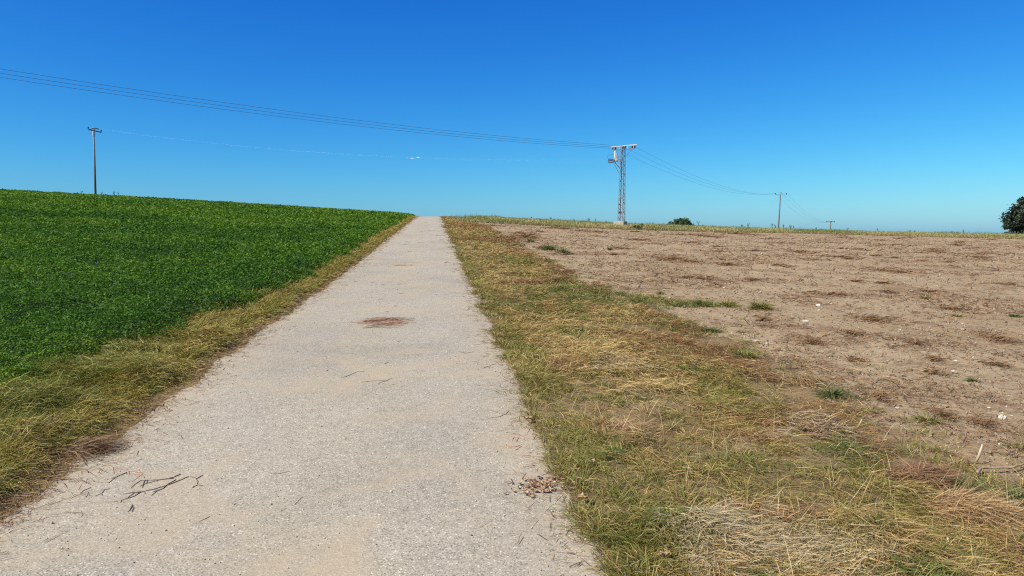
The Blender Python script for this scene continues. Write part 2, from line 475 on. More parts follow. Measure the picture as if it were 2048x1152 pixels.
def pow_y(n, a, b, k):
    r = rng.random(n)
    return (a ** (1 - k) + r * (b ** (1 - k) - a ** (1 - k))) ** (1 / (1 - k))
STRAW, DRY, OLIVE, GREEN, RED, GREY = (.46, .335, .135), (.33, .22, .085), (.205, .182, .042), (.105, .138, .025), (.24, .125, .055), (.43, .345, .21)

# spots of the right verge that stand out: pixel, radius (m), colour, strength
SPOTS = [(1340, 1062, .28, GREEN), (1640, 1075, .22, OLIVE), (1500, 1065, .3, GREY), (1590, 1085, .4, GREY), (1430, 1110, .3, GREY),
         (1250, 868, .35, RED), (1330, 850, .3, RED), (1845, 958, .35, RED), (1910, 1010, .4, STRAW), (1600, 845, .4, RED), (1640, 878, .4, GREY),
         (1170, 905, .35, GREEN), (1200, 985, .35, OLIVE), (1090, 800, .3, OLIVE), (1190, 1090, .3, GREEN), (1150, 590, 1.3, GREEN), (1240, 600, 1.2, GREEN), (1330, 605, 1.0, GREEN),
         (1080, 520, 2.2, OLIVE), (1390, 655, .8, GREEN), (1490, 705, .6, GREEN), (1000, 480, 3, RED), (985, 455, 6, RED), (1120, 565, .9, RED), (1350, 690, 1.0, RED), (1530, 740, .6, RED),
         (1690, 920, .4, GREEN), (1560, 940, .5, OLIVE), (1760, 1010, .35, OLIVE), (1780, 870, .3, RED), (1010, 760, .25, GREEN), (1450, 800, .6, OLIVE), (1240, 745, .4, GREY), (1280, 770, .5, STRAW), (1180, 700, .8, STRAW), (960, 640, .3, GREEN)]
SPOTS = [(*ground_at(px, py), r_, np.array(c_)) for px, py, r_, c_ in SPOTS]

def verge_cols(x, y, seed, lo, hi):
    f = fbm(x * 1.1, y * .7, seed, 4) * .65 + vnoise(x * 5, y * 5, seed + 3) * .35
    f = (f - .5) * 2.5 + .5 + rng.normal(0, .13, len(x))
    c = palette(f, lo)
    g = rng.random(len(x)); c = np.where((g < .16)[:, None], np.array(hi), c)
    for sx, sy, r_, cc in SPOTS if seed < 70 else []:
        d = np.hypot(x - sx, (y - sy) * .8) / r_ + (vnoise(x * 7, y * 7, 91) - .5) * .7
        w = rng.random(len(x)) < (1 - smooth(.3, 1.15, d)) * .68
        c[w] = cc
    return c * rng.uniform(.72, 1.25, len(x))[:, None]
flow = lambda x, y, sd: 2 * math.pi * (fbm(x * .55, y * .4, sd, 2) * 1.6)

def mound(x, y, sd, s=2.2): return .16 * np.clip(fbm(x * s, y * s, sd, 3) - .40, 0, 1) * 2
parts = []
# right verge: long flattened hay
n = 400000
y = pow_y(n, 2.6, 96, 1.45)
w_ = verge_r(y) - road_re(y)
uu = rng.random(n)
x = road_re(y) - .03 + uu * (w_ + .4)
bare = fbm(x * 1.6, y * 1.2, 61, 4)
bord = w_ + (fbm(x * 1.3, y * 1.0, 63, 4) - .5) * 1.5 * (.7 + y / 30)
edge_t = np.clip((bord + .05 - (x - road_re(y))) / (.28 + .35 * vnoise(y * 1.7, y * 0, 3)), 0, 1)
dr = (x - road_re(y))
keep = (rng.random(n) < edge_t) & (rng.random(n) < .10 + .90 * smooth(.36, .52, bare)) & (rng.random(n) < .35 + .65 * smooth(0, .3, dr - .25 * vnoise(y * 3, y * 0, 8) + .1))
x, y, dr = x[keep], y[keep], dr[keep]; n = len(x)
lod = np.maximum(1, y / 5.0)
long_ = smooth(.15, .7, dr + .2 * vnoise(x * 3, y * 3, 12))
ln = rng.uniform(.04, .09, n) * (1 - long_) + rng.uniform(.05, .17, n) * long_
ln *= 1 + .25 * np.minimum(lod / 6, 2)
col = verge_cols(x, y, 50, [RED, DRY, STRAW, OLIVE, DRY, STRAW, RED, OLIVE, GREEN], STRAW)
short_g = (dr < .35) & (rng.random(n) < .6)
redb = (rng.random(n) < .55 * (1 - smooth(.0, .55, np.abs(verge_r(y) - x - .1)) ) )
col[redb] = np.array(RED) * rng.uniform(.55, 1.3, redb.sum())[:, None]
col[short_g] = np.array(OLIVE) * rng.uniform(.7, 1.3, short_g.sum())[:, None]
P = np.stack([x, y, height(x, y) + rng.random(n) ** 2 * .03 * long_ + .003 + mound(x, y, 88) * long_ * rng.random(n) ** .6], -1)
az = flow(x, y, 55) + rng.normal(0, .95, n)
parts.append(ribbons(P, az, np.abs(rng.normal(.12, .26, n)) + .6 * (1 - long_) * rng.random(n), ln, rng.uniform(.0023, .0047, n) * lod ** .88, rng.uniform(.2, .9, n), col))
# standing pale stalks
n = 1300
y = pow_y(n, 2.8, 60, 1.5); x = road_re(y) + .3 + rng.random(n) * np.maximum(verge_r(y) - road_re(y) - .2, .2)
P = np.stack([x, y, height(x, y)], -1)
parts.append(ribbons(P, rng.uniform(0, 6.28, n), rng.uniform(.35, 1.3, n), rng.uniform(.12, .30, n), rng.uniform(.0018, .0035, n) * np.maximum(1, y / 6) ** .7, rng.uniform(-.1, .5, n),
                     np.array([.50, .40, .22]) * rng.uniform(.7, 1.15, n)[:, None]))
# tufts
def tufts(xs, ys, k, lmin, lmax, cols, spread=.05, wd=.004, bias=None, up=(.6, 1.4)):
    m = len(xs); n = m * k
    cx, cy = np.repeat(xs, k), np.repeat(ys, k)
    az = rng.uniform(0, 6.28, n)
    if bias is not None:
        az = np.where(rng.random(n) < .65, bias + rng.normal(0, .55, n), az)
    rr = np.abs(rng.normal(0, spread, n)) * np.maximum(1, np.sqrt(cy / 8))
    x = cx + np.cos(az) * rr; y = cy + np.sin(az) * rr
    P = np.stack([x, y, height(x, y)], -1)
    c = np.repeat(cols, k, 0) * rng.uniform(.65, 1.3, n)[:, None]
    dry = rng.random(n) < .15
    c[dry] = np.array(STRAW) * rng.uniform(.7, 1.1, dry.sum())[:, None]
    L = rng.uniform(lmin, lmax, n) * np.repeat(rng.uniform(.7, 1.2, m), k)
    return ribbons(P, az, rng.uniform(*up, n), L, rng.uniform(.7, 1.2, n) * wd * np.maximum(1, cy / 6) ** .85, rng.uniform(.8, 2.0, n), c)
m = 1300
ty = pow_y(m, 2.7, 60, 1.4); tx = road_re(ty) + .02 + rng.random(m) ** 1.6 * np.maximum(verge_r(ty) - road_re(ty) + .2, .1)
tcol = palette(rng.random(m), [DRY, OLIVE, GREEN, OLIVE, GREEN])
parts.append(tufts(tx, ty, 40, .05, .15, tcol))
m = 230                                          # the green tongue running into the field
tp_ = rng.random(m); px_ = np.interp(tp_, [0, .3, .6, 1], [1110, 1220, 1310, 1440]) + rng.normal(0, 14, m); py_ = np.interp(tp_, [0, .3, .6, 1], [560, 594, 606, 613]) + rng.normal(0, 7, m) * (1.1 - .6 * tp_)
ks = rng.random(m) < (1.0 - .75 * tp_) * (.35 + 1.1 * smooth(.4, .6, vnoise(px_ * .035, py_ * .05, 14)))
gp = np.array([ground_at(a_, b_) for a_, b_ in zip(px_[ks], py_[ks])])
parts.append(tufts(gp[:, 0], gp[:, 1], 40, .08, .2, palette(rng.random(len(gp)), [OLIVE, GREEN, (.08, .12, .028), OLIVE])))
m = 150                                          # loose tufts straying past the border
ty = pow_y(m, 3, 45, 1.3); tx = verge_r(ty) + np.abs(rng.normal(0, .3, m)) * (1 + ty / 10)
parts.append(tufts(tx, ty, 28, .04, .13, palette(rng.random(m), [RED, DRY, OLIVE, GREEN])))
V, Q, T, C = merge(parts)
tag(link("verge_grass", np_mesh("verge_grass", V, Q, T, C), M_grass), "flattened straw and olive grass covering the right verge between road and bare field", "grass", kind='stuff')

# left verge: longer, greener tufts drooping towards the road
parts = []
n = 230000
y = pow_y(n, 2.6, 98, 1.4)
w_ = road_le(y) - crop_e(y)
dr = rng.random(n) ** .9 * (w_ + .35)
x = road_le(y) + .03 - dr
keep = rng.random(n) < .25 + .75 * smooth(.0, .13, dr - .10 * vnoise(y * 3, y * 0, 33) )
x, y, dr = x[keep], y[keep], dr[keep]; n = len(x)
lod = np.maximum(1, y / 5.0)
long_ = smooth(.05, .5, dr)
ln = (rng.uniform(.04, .10, n) * (1 - long_) + rng.uniform(.07, .20, n) * long_) * (1 + .1 * np.minimum(lod / 6, 2))
near_g = (1 - smooth(6, 13, y)) * smooth(.3, .8, dr)
YOL, YDR = (.25, .225, .034), (.35, .25, .066)
col = verge_cols(x, y, 71, [(.20, .12, .05), YOL, YDR, OLIVE, (.43, .32, .12), YOL, YDR, OLIVE], YDR)
gm = rng.random(n) < near_g * .75 + .5 * smooth(.75, 1.0, dr / np.maximum(road_le(y) - crop_e(y), .1))
col[gm] = np.array([.165, .18, .03]) * rng.uniform(.6, 1.25, gm.sum())[:, None]
rm = (dr < .22) & (rng.random(n) < .6)
col[rm] = np.array([.19, .115, .055]) * rng.uniform(.6, 1.4, rm.sum())[:, None]
P = np.stack([x, y, height(x, y) + rng.random(n) ** 2 * .04 * long_ + .003 + 1.5 * (1 - .75 * smooth(7, 14, y)) * mound(x, y, 89, 1.8) * long_ * rng.random(n) ** .5], -1)
az = np.where(rng.random(n) < .3, -.5 + rng.normal(0, .8, n), np.where(rng.random(n) < .5, flow(x, y, 75), rng.uniform(0, 6.28, n)))
parts.append(ribbons(P, az, np.abs(rng.normal(.3, .3, n)) * (.3 + .7 * long_), ln, rng.uniform(.0028, .0055, n) * lod ** .85, rng.uniform(.3, 1.1, n), col))
m = 1500
ty = pow_y(m, 2.8, 80, 1.4); tx = road_le(ty) - .25 - rng.random(m) * np.maximum(road_le(ty) - crop_e(ty) - .2, .1)
tcol = palette(rng.random(m), [YDR, YOL, OLIVE, GREEN, YOL])
parts.append(tufts(tx, ty, 50, .09, .24, tcol, bias=-.6))
V, Q, T, C = merge(parts)
tag(link("verge_grass", np_mesh("verge_grass", V, Q, T, C), M_grass), "dry olive tufted grass strip between green crop and left road edge", "grass", kind='stuff')

# grass of the bank behind the bare field
n = 150000
x = rng.uniform(-9, 95, n); fe_ = far_edge(x)
y = fe_ - .6 + rng.random(n) ** 1.15 * (17 + .14 * np.maximum(x, 0))
ok = (x > verge_r(y) - .8)
x, y = x[ok], y[ok]; n = len(x)
f = fbm(x * .25, y * .5, 81, 4)
col = palette((f - .5) * 2 + .5 + rng.normal(0, .15, n), [(.40, .31, .14), (.38, .34, .14), (.29, .29, .10), (.20, .24, .07), (.16, .20, .06)]) * rng.uniform(.7, 1.25, n)[:, None]
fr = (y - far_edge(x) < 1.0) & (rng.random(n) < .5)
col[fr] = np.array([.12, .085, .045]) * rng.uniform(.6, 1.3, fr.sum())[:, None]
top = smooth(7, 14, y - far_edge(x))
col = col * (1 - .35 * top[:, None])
P = np.stack([x, y, height(x, y)], -1)
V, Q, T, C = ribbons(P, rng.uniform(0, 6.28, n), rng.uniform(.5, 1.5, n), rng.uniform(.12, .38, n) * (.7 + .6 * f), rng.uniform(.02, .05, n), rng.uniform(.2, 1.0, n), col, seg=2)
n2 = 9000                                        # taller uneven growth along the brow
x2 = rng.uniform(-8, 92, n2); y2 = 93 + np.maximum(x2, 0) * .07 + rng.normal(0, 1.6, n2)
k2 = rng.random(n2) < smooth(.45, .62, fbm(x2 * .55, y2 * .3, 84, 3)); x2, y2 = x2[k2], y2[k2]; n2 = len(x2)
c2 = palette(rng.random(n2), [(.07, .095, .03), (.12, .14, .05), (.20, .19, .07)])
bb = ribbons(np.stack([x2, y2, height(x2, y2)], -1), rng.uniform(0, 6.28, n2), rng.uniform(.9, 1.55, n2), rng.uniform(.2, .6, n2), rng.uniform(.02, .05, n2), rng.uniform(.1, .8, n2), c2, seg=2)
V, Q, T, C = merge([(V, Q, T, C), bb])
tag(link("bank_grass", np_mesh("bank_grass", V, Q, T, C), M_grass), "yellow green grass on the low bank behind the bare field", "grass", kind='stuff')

# ------------------------------------------------------------------ green crop
n = 720000
y = 3.6 * (106 / 3.6) ** rng.random(n)
ce = crop_e(y)
lim = -.80 * y - 3.5
x = ce + .35 - rng.random(n) * (ce + .35 - lim)
d = ce - x
x_ok = (d > -.3 + .35 * fbm(x * 2, y * 2, 5))
x, y, d = x[x_ok], y[x_ok], d[x_ok]; n = len(x)
hc = .26 + .30 * (fbm(x * .9, y * .9, 31, 4) - .5) + .20 * (vnoise(x * 6, y * 6, 32) - .5)
hc = hc * (.35 + .65 * smooth(-.3, .55, d))
zz = height(x, y) + hc * (1 - .8 * rng.random(n) ** 2.0)
L = .026 * (np.maximum(y, 5) / 6) ** .86 * rng.uniform(.7, 1.3, n)
W = L * rng.uniform(.42, .62, n)
az = rng.uniform(0, 2 * math.pi, n); ti = np.clip(rng.normal(.1, .45, n), -1.2, 1.2); ro = rng.normal(0, .5, n)
D = np.stack([np.cos(az) * np.cos(ti), np.sin(az) * np.cos(ti), np.sin(ti)], -1)
S = np.stack([-np.sin(az), np.cos(az), np.zeros(n)], -1)
Nn = np.cross(D, S); S = S * np.cos(ro)[:, None] + Nn * np.sin(ro)[:, None]
Pc = np.stack([x, y, zz], -1)
V = np.stack([Pc - D * (L / 2)[:, None], Pc + S * (W / 2)[:, None] - D * (L * .05)[:, None], Pc + D * (L / 2)[:, None], Pc - S * (W / 2)[:, None] - D * (L * .05)[:, None]], 1)
f = fbm(x * .22, y * .22, 36, 4) + .5 * (fbm(x * 2.6, y * 2.6, 37, 2) - .5)
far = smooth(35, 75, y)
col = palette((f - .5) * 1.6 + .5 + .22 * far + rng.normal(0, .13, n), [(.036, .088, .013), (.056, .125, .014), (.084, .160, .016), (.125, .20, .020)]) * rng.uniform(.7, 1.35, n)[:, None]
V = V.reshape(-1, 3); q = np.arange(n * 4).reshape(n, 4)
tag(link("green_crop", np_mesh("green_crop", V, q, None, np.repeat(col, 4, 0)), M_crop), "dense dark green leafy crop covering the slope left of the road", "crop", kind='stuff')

# ------------------------------------------------------------------ litter and clods on the bare field
n = 170000
y = pow_y(n, 2.6, 88, 1.25); x = verge_r(y) + rng.random(n) * (4 + .85 * y)
pat = fbm(x * .75, y * .75, 44, 4)
keep = (y < far_edge(x)) & (rng.random(n) < .14 + .86 * smooth(.50, .62, pat))
x, y, pat = x[keep], y[keep], pat[keep]; n = len(x)
col = palette(rng.random(n), [(.075, .045, .035), (.15, .075, .045), (.20, .11, .06), (.27, .17, .09), (.34, .26, .15)]) * rng.uniform(.7, 1.2, n)[:, None]
lod = np.maximum(1, y / 5)
P = np.stack([x, y, height(x, y) + soil_disp(x, y) + .006 + rng.random(n) * .02], -1)
V, Q, T, C = ribbons(P, rng.uniform(0, 6.28, n), np.abs(rng.normal(.1, .25, n)), rng.uniform(.03, .13, n) * lod ** .45, rng.uniform(.003, .008, n) * lod ** .75, rng.uniform(-.2, .8, n), col, seg=2, zmin=.012)
tag(link("plant_litter", np_mesh("plant_litter", V, Q, T, C), M_twigcol), "thin reddish brown dead plant litter scattered over the bare field", "plant litter", kind='stuff')
n = 26000
y = pow_y(n, 2.6, 70, 1.5); x = verge_r(y) + rng.random(n) * (4 + .85 * y)
ok = y < far_edge(x); x, y = x[ok], y[ok]; n = len(x)
r_ = rng.uniform(.004, .014, n) * np.maximum(1, y / 6) ** .7 * (1 + .8 * (rng.random(n) < .04))
octv = np.array([(1, 0, 0), (0, 1, 0), (-1, 0, 0), (0, -1, 0), (0, 0, .8), (0, 0, -.8)], float)
ang = rng.uniform(0, 6.28, n)
vv = octv[None] * r_[:, None, None] * rng.uniform(.6, 1.3, (n, 6, 1)) + rng.normal(0, .15, (n, 6, 3)) * r_[:, None, None]
ca, sa = np.cos(ang)[:, None], np.sin(ang)[:, None]
vv = np.stack([vv[..., 0] * ca - vv[..., 1] * sa, vv[..., 0] * sa + vv[..., 1] * ca, vv[..., 2]], -1)
vv += np.stack([x, y, height(x, y) + soil_disp(x, y) + r_ * .3], -1)[:, None]
tri = np.array([(0, 1, 4), (1, 2, 4), (2, 3, 4), (3, 0, 4), (1, 0, 5), (2, 1, 5), (3, 2, 5), (0, 3, 5)])
T = ((np.arange(n) * 6)[:, None, None] + tri[None]).reshape(-1, 3)
col = palette(rng.random(n) ** 1.5, [(.20, .14, .10), (.27, .20, .14), (.33, .26, .18), (.42, .35, .26)])
tag(link("soil_clods", np_mesh("soil_clods", vv.reshape(-1, 3), None, T, np.repeat(col, 6, 0)), M_twigcol), "small crumbly clods and grit on the bare brown field", "soil clods", kind='stuff')

RP = [(1340, 520, 120, 14), (1400, 472, 60, 5), (1600, 505, 70, 6), (1680, 515, 60, 5), (1715, 500, 50, 4), (1560, 532, 60, 8), (1660, 590, 200, 14), (1740, 640, 150, 22), (1770, 585, 60, 8), (1850, 583, 60, 8),
      (1620, 690, 90, 22), (1700, 668, 70, 12), (1990, 680, 100, 35), (1860, 720, 50, 12), (1860, 750, 80, 16), (1520, 640, 50, 8), (2010, 570, 70, 6), (1950, 515, 50, 5), (1870, 505, 60, 4), (1830, 690, 60, 15), (1700, 720, 60, 12),
      (1880, 835, 70, 14), (1120, 457, 60, 4), (1190, 464, 50, 4), (1050, 474, 90, 14), (1010, 482, 60, 22), (1270, 480, 60, 5), (1480, 468, 90, 4), (1990, 735, 60, 10), (1750, 800, 50, 10), (1960, 850, 60, 10), (1450, 530, 80, 6), (1500, 560, 60, 6),
      (1125, 545, 80, 14), (1190, 575, 60, 10), (1360, 690, 70, 14), (1800, 545, 90, 6), (1900, 620, 60, 8)]
lp_ = [(*ground_at(a_, b_), c_, d_) for a_, b_, c_, d_ in RP]
pr_ = []
for (cx_, cy_, w2, h2), (pa, pb_, _, _) in zip(lp_, RP):
    pr_.append((cx_, cy_, w2 / F * cy_ / 2, max(.25, abs(ground_at(pa, pb_ - h2 / 2)[1] - ground_at(pa, pb_ + h2 / 2)[1]) / 2)))
for k in range(75):
    yy = float(pow_y(1, 16, 86, .6)[0]); xx = float(verge_r(yy)) + .5 + rng.random() * (2 + .8 * yy)
    if yy < far_edge(xx) - 1: pr_.append((xx, yy, rng.uniform(.25, 1.0) * (.5 + yy / 60), rng.uniform(.12, .4) * (.5 + yy / 60)))
sx, sy = [], []
for cx_, cy_, rx_, ry_ in pr_:
    k = int(np.clip(700 * rx_ * ry_ * (12 / cy_) ** 1.5 + 45, 45, 700)); a_ = rng.uniform(0, 6.28, k); r0 = np.abs(rng.normal(0, .55, k))
    sx.append(cx_ + np.cos(a_) * r0 * rx_); sy.append(cy_ + np.sin(a_) * r0 * ry_)
x, y = np.concatenate(sx), np.concatenate(sy); n = len(x); lod = np.maximum(1, y / 5)
col = palette(rng.random(n), [(.075, .045, .026), (.14, .075, .038), (.21, .115, .055), (.30, .19, .095)]) * rng.uniform(.7, 1.2, n)[:, None]
P = np.stack([x, y, height(x, y) + soil_disp(x, y) + .006 + rng.random(n) * .03], -1)
V, Q, T, C = ribbons(P, rng.normal(.1, .7, n), np.abs(rng.normal(.1, .22, n)), rng.uniform(.05, .16, n) * lod ** .45, rng.uniform(.004, .008, n) * lod ** .8, rng.uniform(-.2, .8, n), col, seg=2, zmin=.012)
tag(link("dead_weed_patches", np_mesh("dead_weed_patches", V, Q, T, C), M_twigcol), "flat reddish brown patches of dead weeds across the bare field", "dead weeds", kind='stuff')

# loose grit and chaff on the road
n = 6000
y = pow_y(n, 2.4, 40, 1.5); x = road_le(y) + rng.random(n) * (road_re(y) - road_le(y))
e_ = np.minimum(x - road_le(y), road_re(y) - x)
ok = rng.random(n) < .25 + .75 * np.exp(-e_ / .25); x, y = x[ok], y[ok]; n = len(x)
r_ = rng.uniform(.002, .006, n) * np.maximum(1, y / 6) ** .6 * (1 + .7 * (rng.random(n) < .05))
vv = octv[None] * r_[:, None, None] * rng.uniform(.6, 1.3, (n, 6, 1))
ang = rng.uniform(0, 6.28, n); ca, sa = np.cos(ang)[:, None], np.sin(ang)[:, None]
vv = np.stack([vv[..., 0] * ca - vv[..., 1] * sa, vv[..., 0] * sa + vv[..., 1] * ca, vv[..., 2]], -1) + np.stack([x, y, height(x, y) + r_ * .5], -1)[:, None]
T = ((np.arange(n) * 6)[:, None, None] + tri[None]).reshape(-1, 3)
col = palette(rng.random(n), [(.24, .19, .14), (.36, .31, .25), (.5, .46, .39), (.75, .72, .65)])
tag(link("road_grit", np_mesh("road_grit", vv.reshape(-1, 3), None, T, np.repeat(col, 6, 0)), M_twigcol), "loose pale grit and chips lying on the asphalt road", "grit", kind='stuff')
n = 5200
y = pow_y(n, 2.5, 90, 1.3); left = rng.random(n) < .5
off = np.abs(rng.normal(0, .16, n)) - .08
x = np.where(left, road_le(y) + off, road_re(y) - off)
P = np.stack([x, y, height(x, y) + .006], -1); lod = np.maximum(1, y / 5)
col = palette(rng.random(n), [(.07, .045, .035), (.15, .085, .055), (.24, .15, .09), (.42, .32, .19)])
V, Q, T, C = ribbons(P, rng.uniform(0, 6.28, n), np.abs(rng.normal(0, .15, n)), rng.uniform(.03, .14, n) * lod ** .4, rng.uniform(.0025, .006, n) * lod ** .7, rng.uniform(-.2, .5, n), col, seg=2)
tag(link("roadside_litter", np_mesh("roadside_litter", V, Q, T, C), M_twigcol), "brown dead stalk litter lying along both edges of the road", "plant litter", kind='stuff')

# ================================================================== THINGS
def gpt(px, py, dz=0.0, soil=False):
    x, y = ground_at(px, py)
    z = float(height(x, y)) + dz + (float(soil_disp(np.array([x]), np.array([y]))[0]) if soil else 0)
    return Vector((x, y, z))

# ------------------------------------------------------------------ lattice tower
TY = 79.0
tb = at_depth(1242.5, 456, TY); tt = at_depth(1246.2, 297, TY)
tb.z = float(height(tb.x, tb.y)) + .46
tower = empty("lattice_tower", (tb.x, tb.y, tb.z - .46), "grey steel lattice power tower on a concrete block at the field edge", "power pylon")
og = Vector(tower.location)
TH0 = R(13)
def corner(k, t):
    hd = .43 * (1 - t) + .26 * t
    c = tb.lerp(tt, t); a = TH0 + k * math.pi / 2
    return c + Vector((math.cos(a) * hd, math.sin(a) * hd, 0))
def part(mb, name, mat, parent=tower, **k):
    o = mb.build(name, mat, parent, **k)
    return o
def rel(v): return Vector(v) - og
for k in range(4):
    m = MB()
    a = corner(k, -.03); b_ = corner(k, 1)
    ctr0, ctr1 = tb, tt
    d1 = (corner(k + 1, 0) - corner(k, 0)).normalized(); d2 = (corner(k - 1, 0) - corner(k, 0)).normalized()
    for d in (d1, d2):                                          # angle profile: two flanges
        s_ = .05
        m.tube([rel(a + d * s_), rel(b_ + d * s_)], .006, 4)
        base = len(m.v)
        for p in (a, b_):
            n_ = d.cross(Vector((0, 0, 1))).normalized() * .005
            m.v += [rel(p) + n_, rel(p) - n_, rel(p + d * .065) - n_, rel(p + d * .065) + n_]
        for i in range(4):
            m.f.append((base + i, base + (i + 1) % 4, base + 4 + (i + 1) % 4, base + 4 + i))
    part(m, "leg", M_paintsteel)
NP = 15
for k in range(4):
    m = MB()
    ts = np.linspace(0.015, .985, NP + 1)
    for i in range(NP):
        a, b_ = (corner(k, ts[i]), corner(k + 1, ts[i + 1])) if i % 2 == 0 else (corner(k + 1, ts[i]), corner(k, ts[i + 1]))
        m.tube([rel(a), rel(b_)], .019, 4)
    for t in (ts[0], ts[5], ts[10], ts[-1]):
        m.tube([rel(corner(k, t)), rel(corner(k + 1, t))], .024, 4)
    part(m, "lattice_bracing", M_paintsteel)
fm = MB()
ax = (Vector((math.cos(TH0 + math.pi / 4), math.sin(TH0 + math.pi / 4), 0)), Vector((-math.sin(TH0 + math.pi / 4), math.cos(TH0 + math.pi / 4), 0)), Vector((0, 0, 1)))
bz = rel(tb)
fm.box(bz + Vector((0, 0, -.42)), (.92, .92, .84), ax)
part(fm, "foundation", M_concrete, bevel=.05)
fm = MB(); fm.box(bz + Vector((-.50, .28, -.42)) , (.5, .5, .8), ax); part(fm, "foundation", M_concrete, bevel=.12)
# crossarm
ca_dir = Vector((.775, -.632, 0)); cc = at_depth(1247.6, 291.6, TY); cl = at_depth(1247.6, 298.8, TY)
cax = (ca_dir, Vector((.632, .775, 0)), Vector((0, 0, 1)))
arm = part(MB().box(rel(cc), (3.15, .10, .11), cax), "crossarm", M_galv)
def ca(t, z): return rel(cl) + ca_dir * t + Vector((0, 0, z))
def sub(mb, name, mat, par): return mb.build(name, mat, par)
sub(MB().box(ca(0, 0), (2.55, .10, .09), cax), "lower_beam", M_paintsteel, arm)
for t in (-1.2, -.45, .45, 1.2):
    sub(MB().box(ca(t, .19), (.07, .06, .28), cax), "post", M_galv, arm)
INS = [(-1.32, 0), (-1.02, 1), (-.10, 0), (.16, 1), (1.02, 0), (1.32, 1)]
BELL = [(0, .03), (.02, .05), (.05, .105), (.08, .07), (.11, .11), (.15, .07), (.18, .11), (.22, .07), (.25, .085), (.28, .03)]
for t, _k in INS:
    part(MB().lathe(ca(t, .05), (0, 0, 1), BELL, 10), "insulator", M_porc, smooth_shade=True)
part(MB().tube([rel(at_depth(1241, 322, TY - .3)), rel(at_depth(1228, 322.3, TY - .1))], .045, 4), "switch_arm", M_paintsteel)
part(MB().tube([rel(at_depth(1246, 319.5, TY + .1)), rel(at_depth(1228, 320, TY + .2))], .03, 4), "switch_arm", M_paintsteel)
part(MB().tube([rel(at_depth(1229.5, 324, TY - .1)), rel(at_depth(1239.6, 336.5, TY - .2))], .05, 4), "brace", M_paintsteel)
part(MB().tube([rel(at_depth(1225.5, 322, TY - .2)), rel(at_depth(1237.6, 346, TY - .2))], .02, 4), "brace", M_paintsteel)
sw = at_depth(1231.4, 318, TY - .2)
m = MB().box(rel(sw), (.30, .26, .42), (Vector((.83, 0, .55)), Vector((0, 1, 0)), Vector((-.55, 0, .83))))
part(m, "switch_box", M_beige, bevel=.03)
part(MB().box(rel(at_depth(1227, 321.5, TY - .15)), (.22, .22, .28)), "switch_box", M_paintsteel, bevel=.02)
part(MB().lathe(rel(at_depth(1229.8, 314, TY - .2)), (0.02, 0, 1), [(0, .05), (.03, .07), (.2, .06), (.45, .065), (.62, .06), (.66, .03)], 10), "surge_arrester", M_white, smooth_shade=True)
part(MB().lathe(rel(at_depth(1233.2, 315.5, TY - .2)), (-.12, 0, 1), [(0, .06), (.2, .07), (.4, .05), (.5, .02)], 10), "surge_arrester", M_beige, smooth_shade=True)
SI = [at_depth(1226, y_, TY + d_) for y_, d_ in ((318.4, .5), (321.3, 0), (324.6, -.5))]
for p in SI:
    pr = [(0, .02)] + [q for i in range(5) for q in ((.05 + i * .09, .03), (.09 + i * .09, .065))] + [(.54, .02)]
    part(MB().lathe(rel(p), (-1, .17, .02), pr, 8), "strain_insulator", M_porc, smooth_shade=True)
def arc(pts, n=10):
    pts = [Vector(p) for p in pts]; out = []
    for i in range(n + 1):
        t = i / n; q = pts[:]
        while len(q) > 1: q = [q[j].lerp(q[j + 1], t) for j in range(len(q) - 1)]
        out.append(q[0])
    return out
A = lambda x_, y_, d_=0: rel(at_depth(x_, y_, TY + d_))
for pts in ([A(1232, 302), A(1239, 312), A(1234, 320)], [A(1264, 298, -.8), A(1258, 306, -.6), A(1251, 312, -.2)], [A(1214, 316), A(1216, 308), A(1229, 309)],
            [A(1241, 309), A(1236, 316), A(1236, 320)], [A(1228, 298.5), A(1231, 306), A(1230, 313)]):
    part(MB().tube(arc(pts), .016, 4), "jumper_cable", M_wire)
fl = lambda u_, z_: rel(corner(2, 0).lerp(corner(3, 0), u_)) + Vector((0, 0, z_))
fax = ((corner(3, 0) - corner(2, 0)).normalized(),); fax = (fax[0], Vector((0, 0, 1)).cross(fax[0]), Vector((0, 0, 1)))
part(MB().box(fl(.5, .92) - fax[1] * .03, (.36, .02, .20), fax), "warning_plate", M_black)
part(MB().box(fl(.30, 1.75) - fax[1] * .02, (.16, .02, .16), fax), "warning_plate", M_black)

# ------------------------------------------------------------------ wooden poles
def pole(name, base, top, r0, r1, mat, label):
    t = empty(name, base, label, "utility pole", "wooden poles of the power line")
    o = Vector(base)
    MB().tube([Vector((0, 0, -.5)) , (Vector(top) - o) * .5, Vector(top) - o], [r0, (r0 + r1) / 2, r1], 12).build("pole_shaft", mat, t, smooth_shade=True)
    return t, o
PIN = [(0, .025), (.10, .025), (.11, .05), (.15, .085), (.20, .06), (.24, .085), (.30, .07), (.34, .03)]
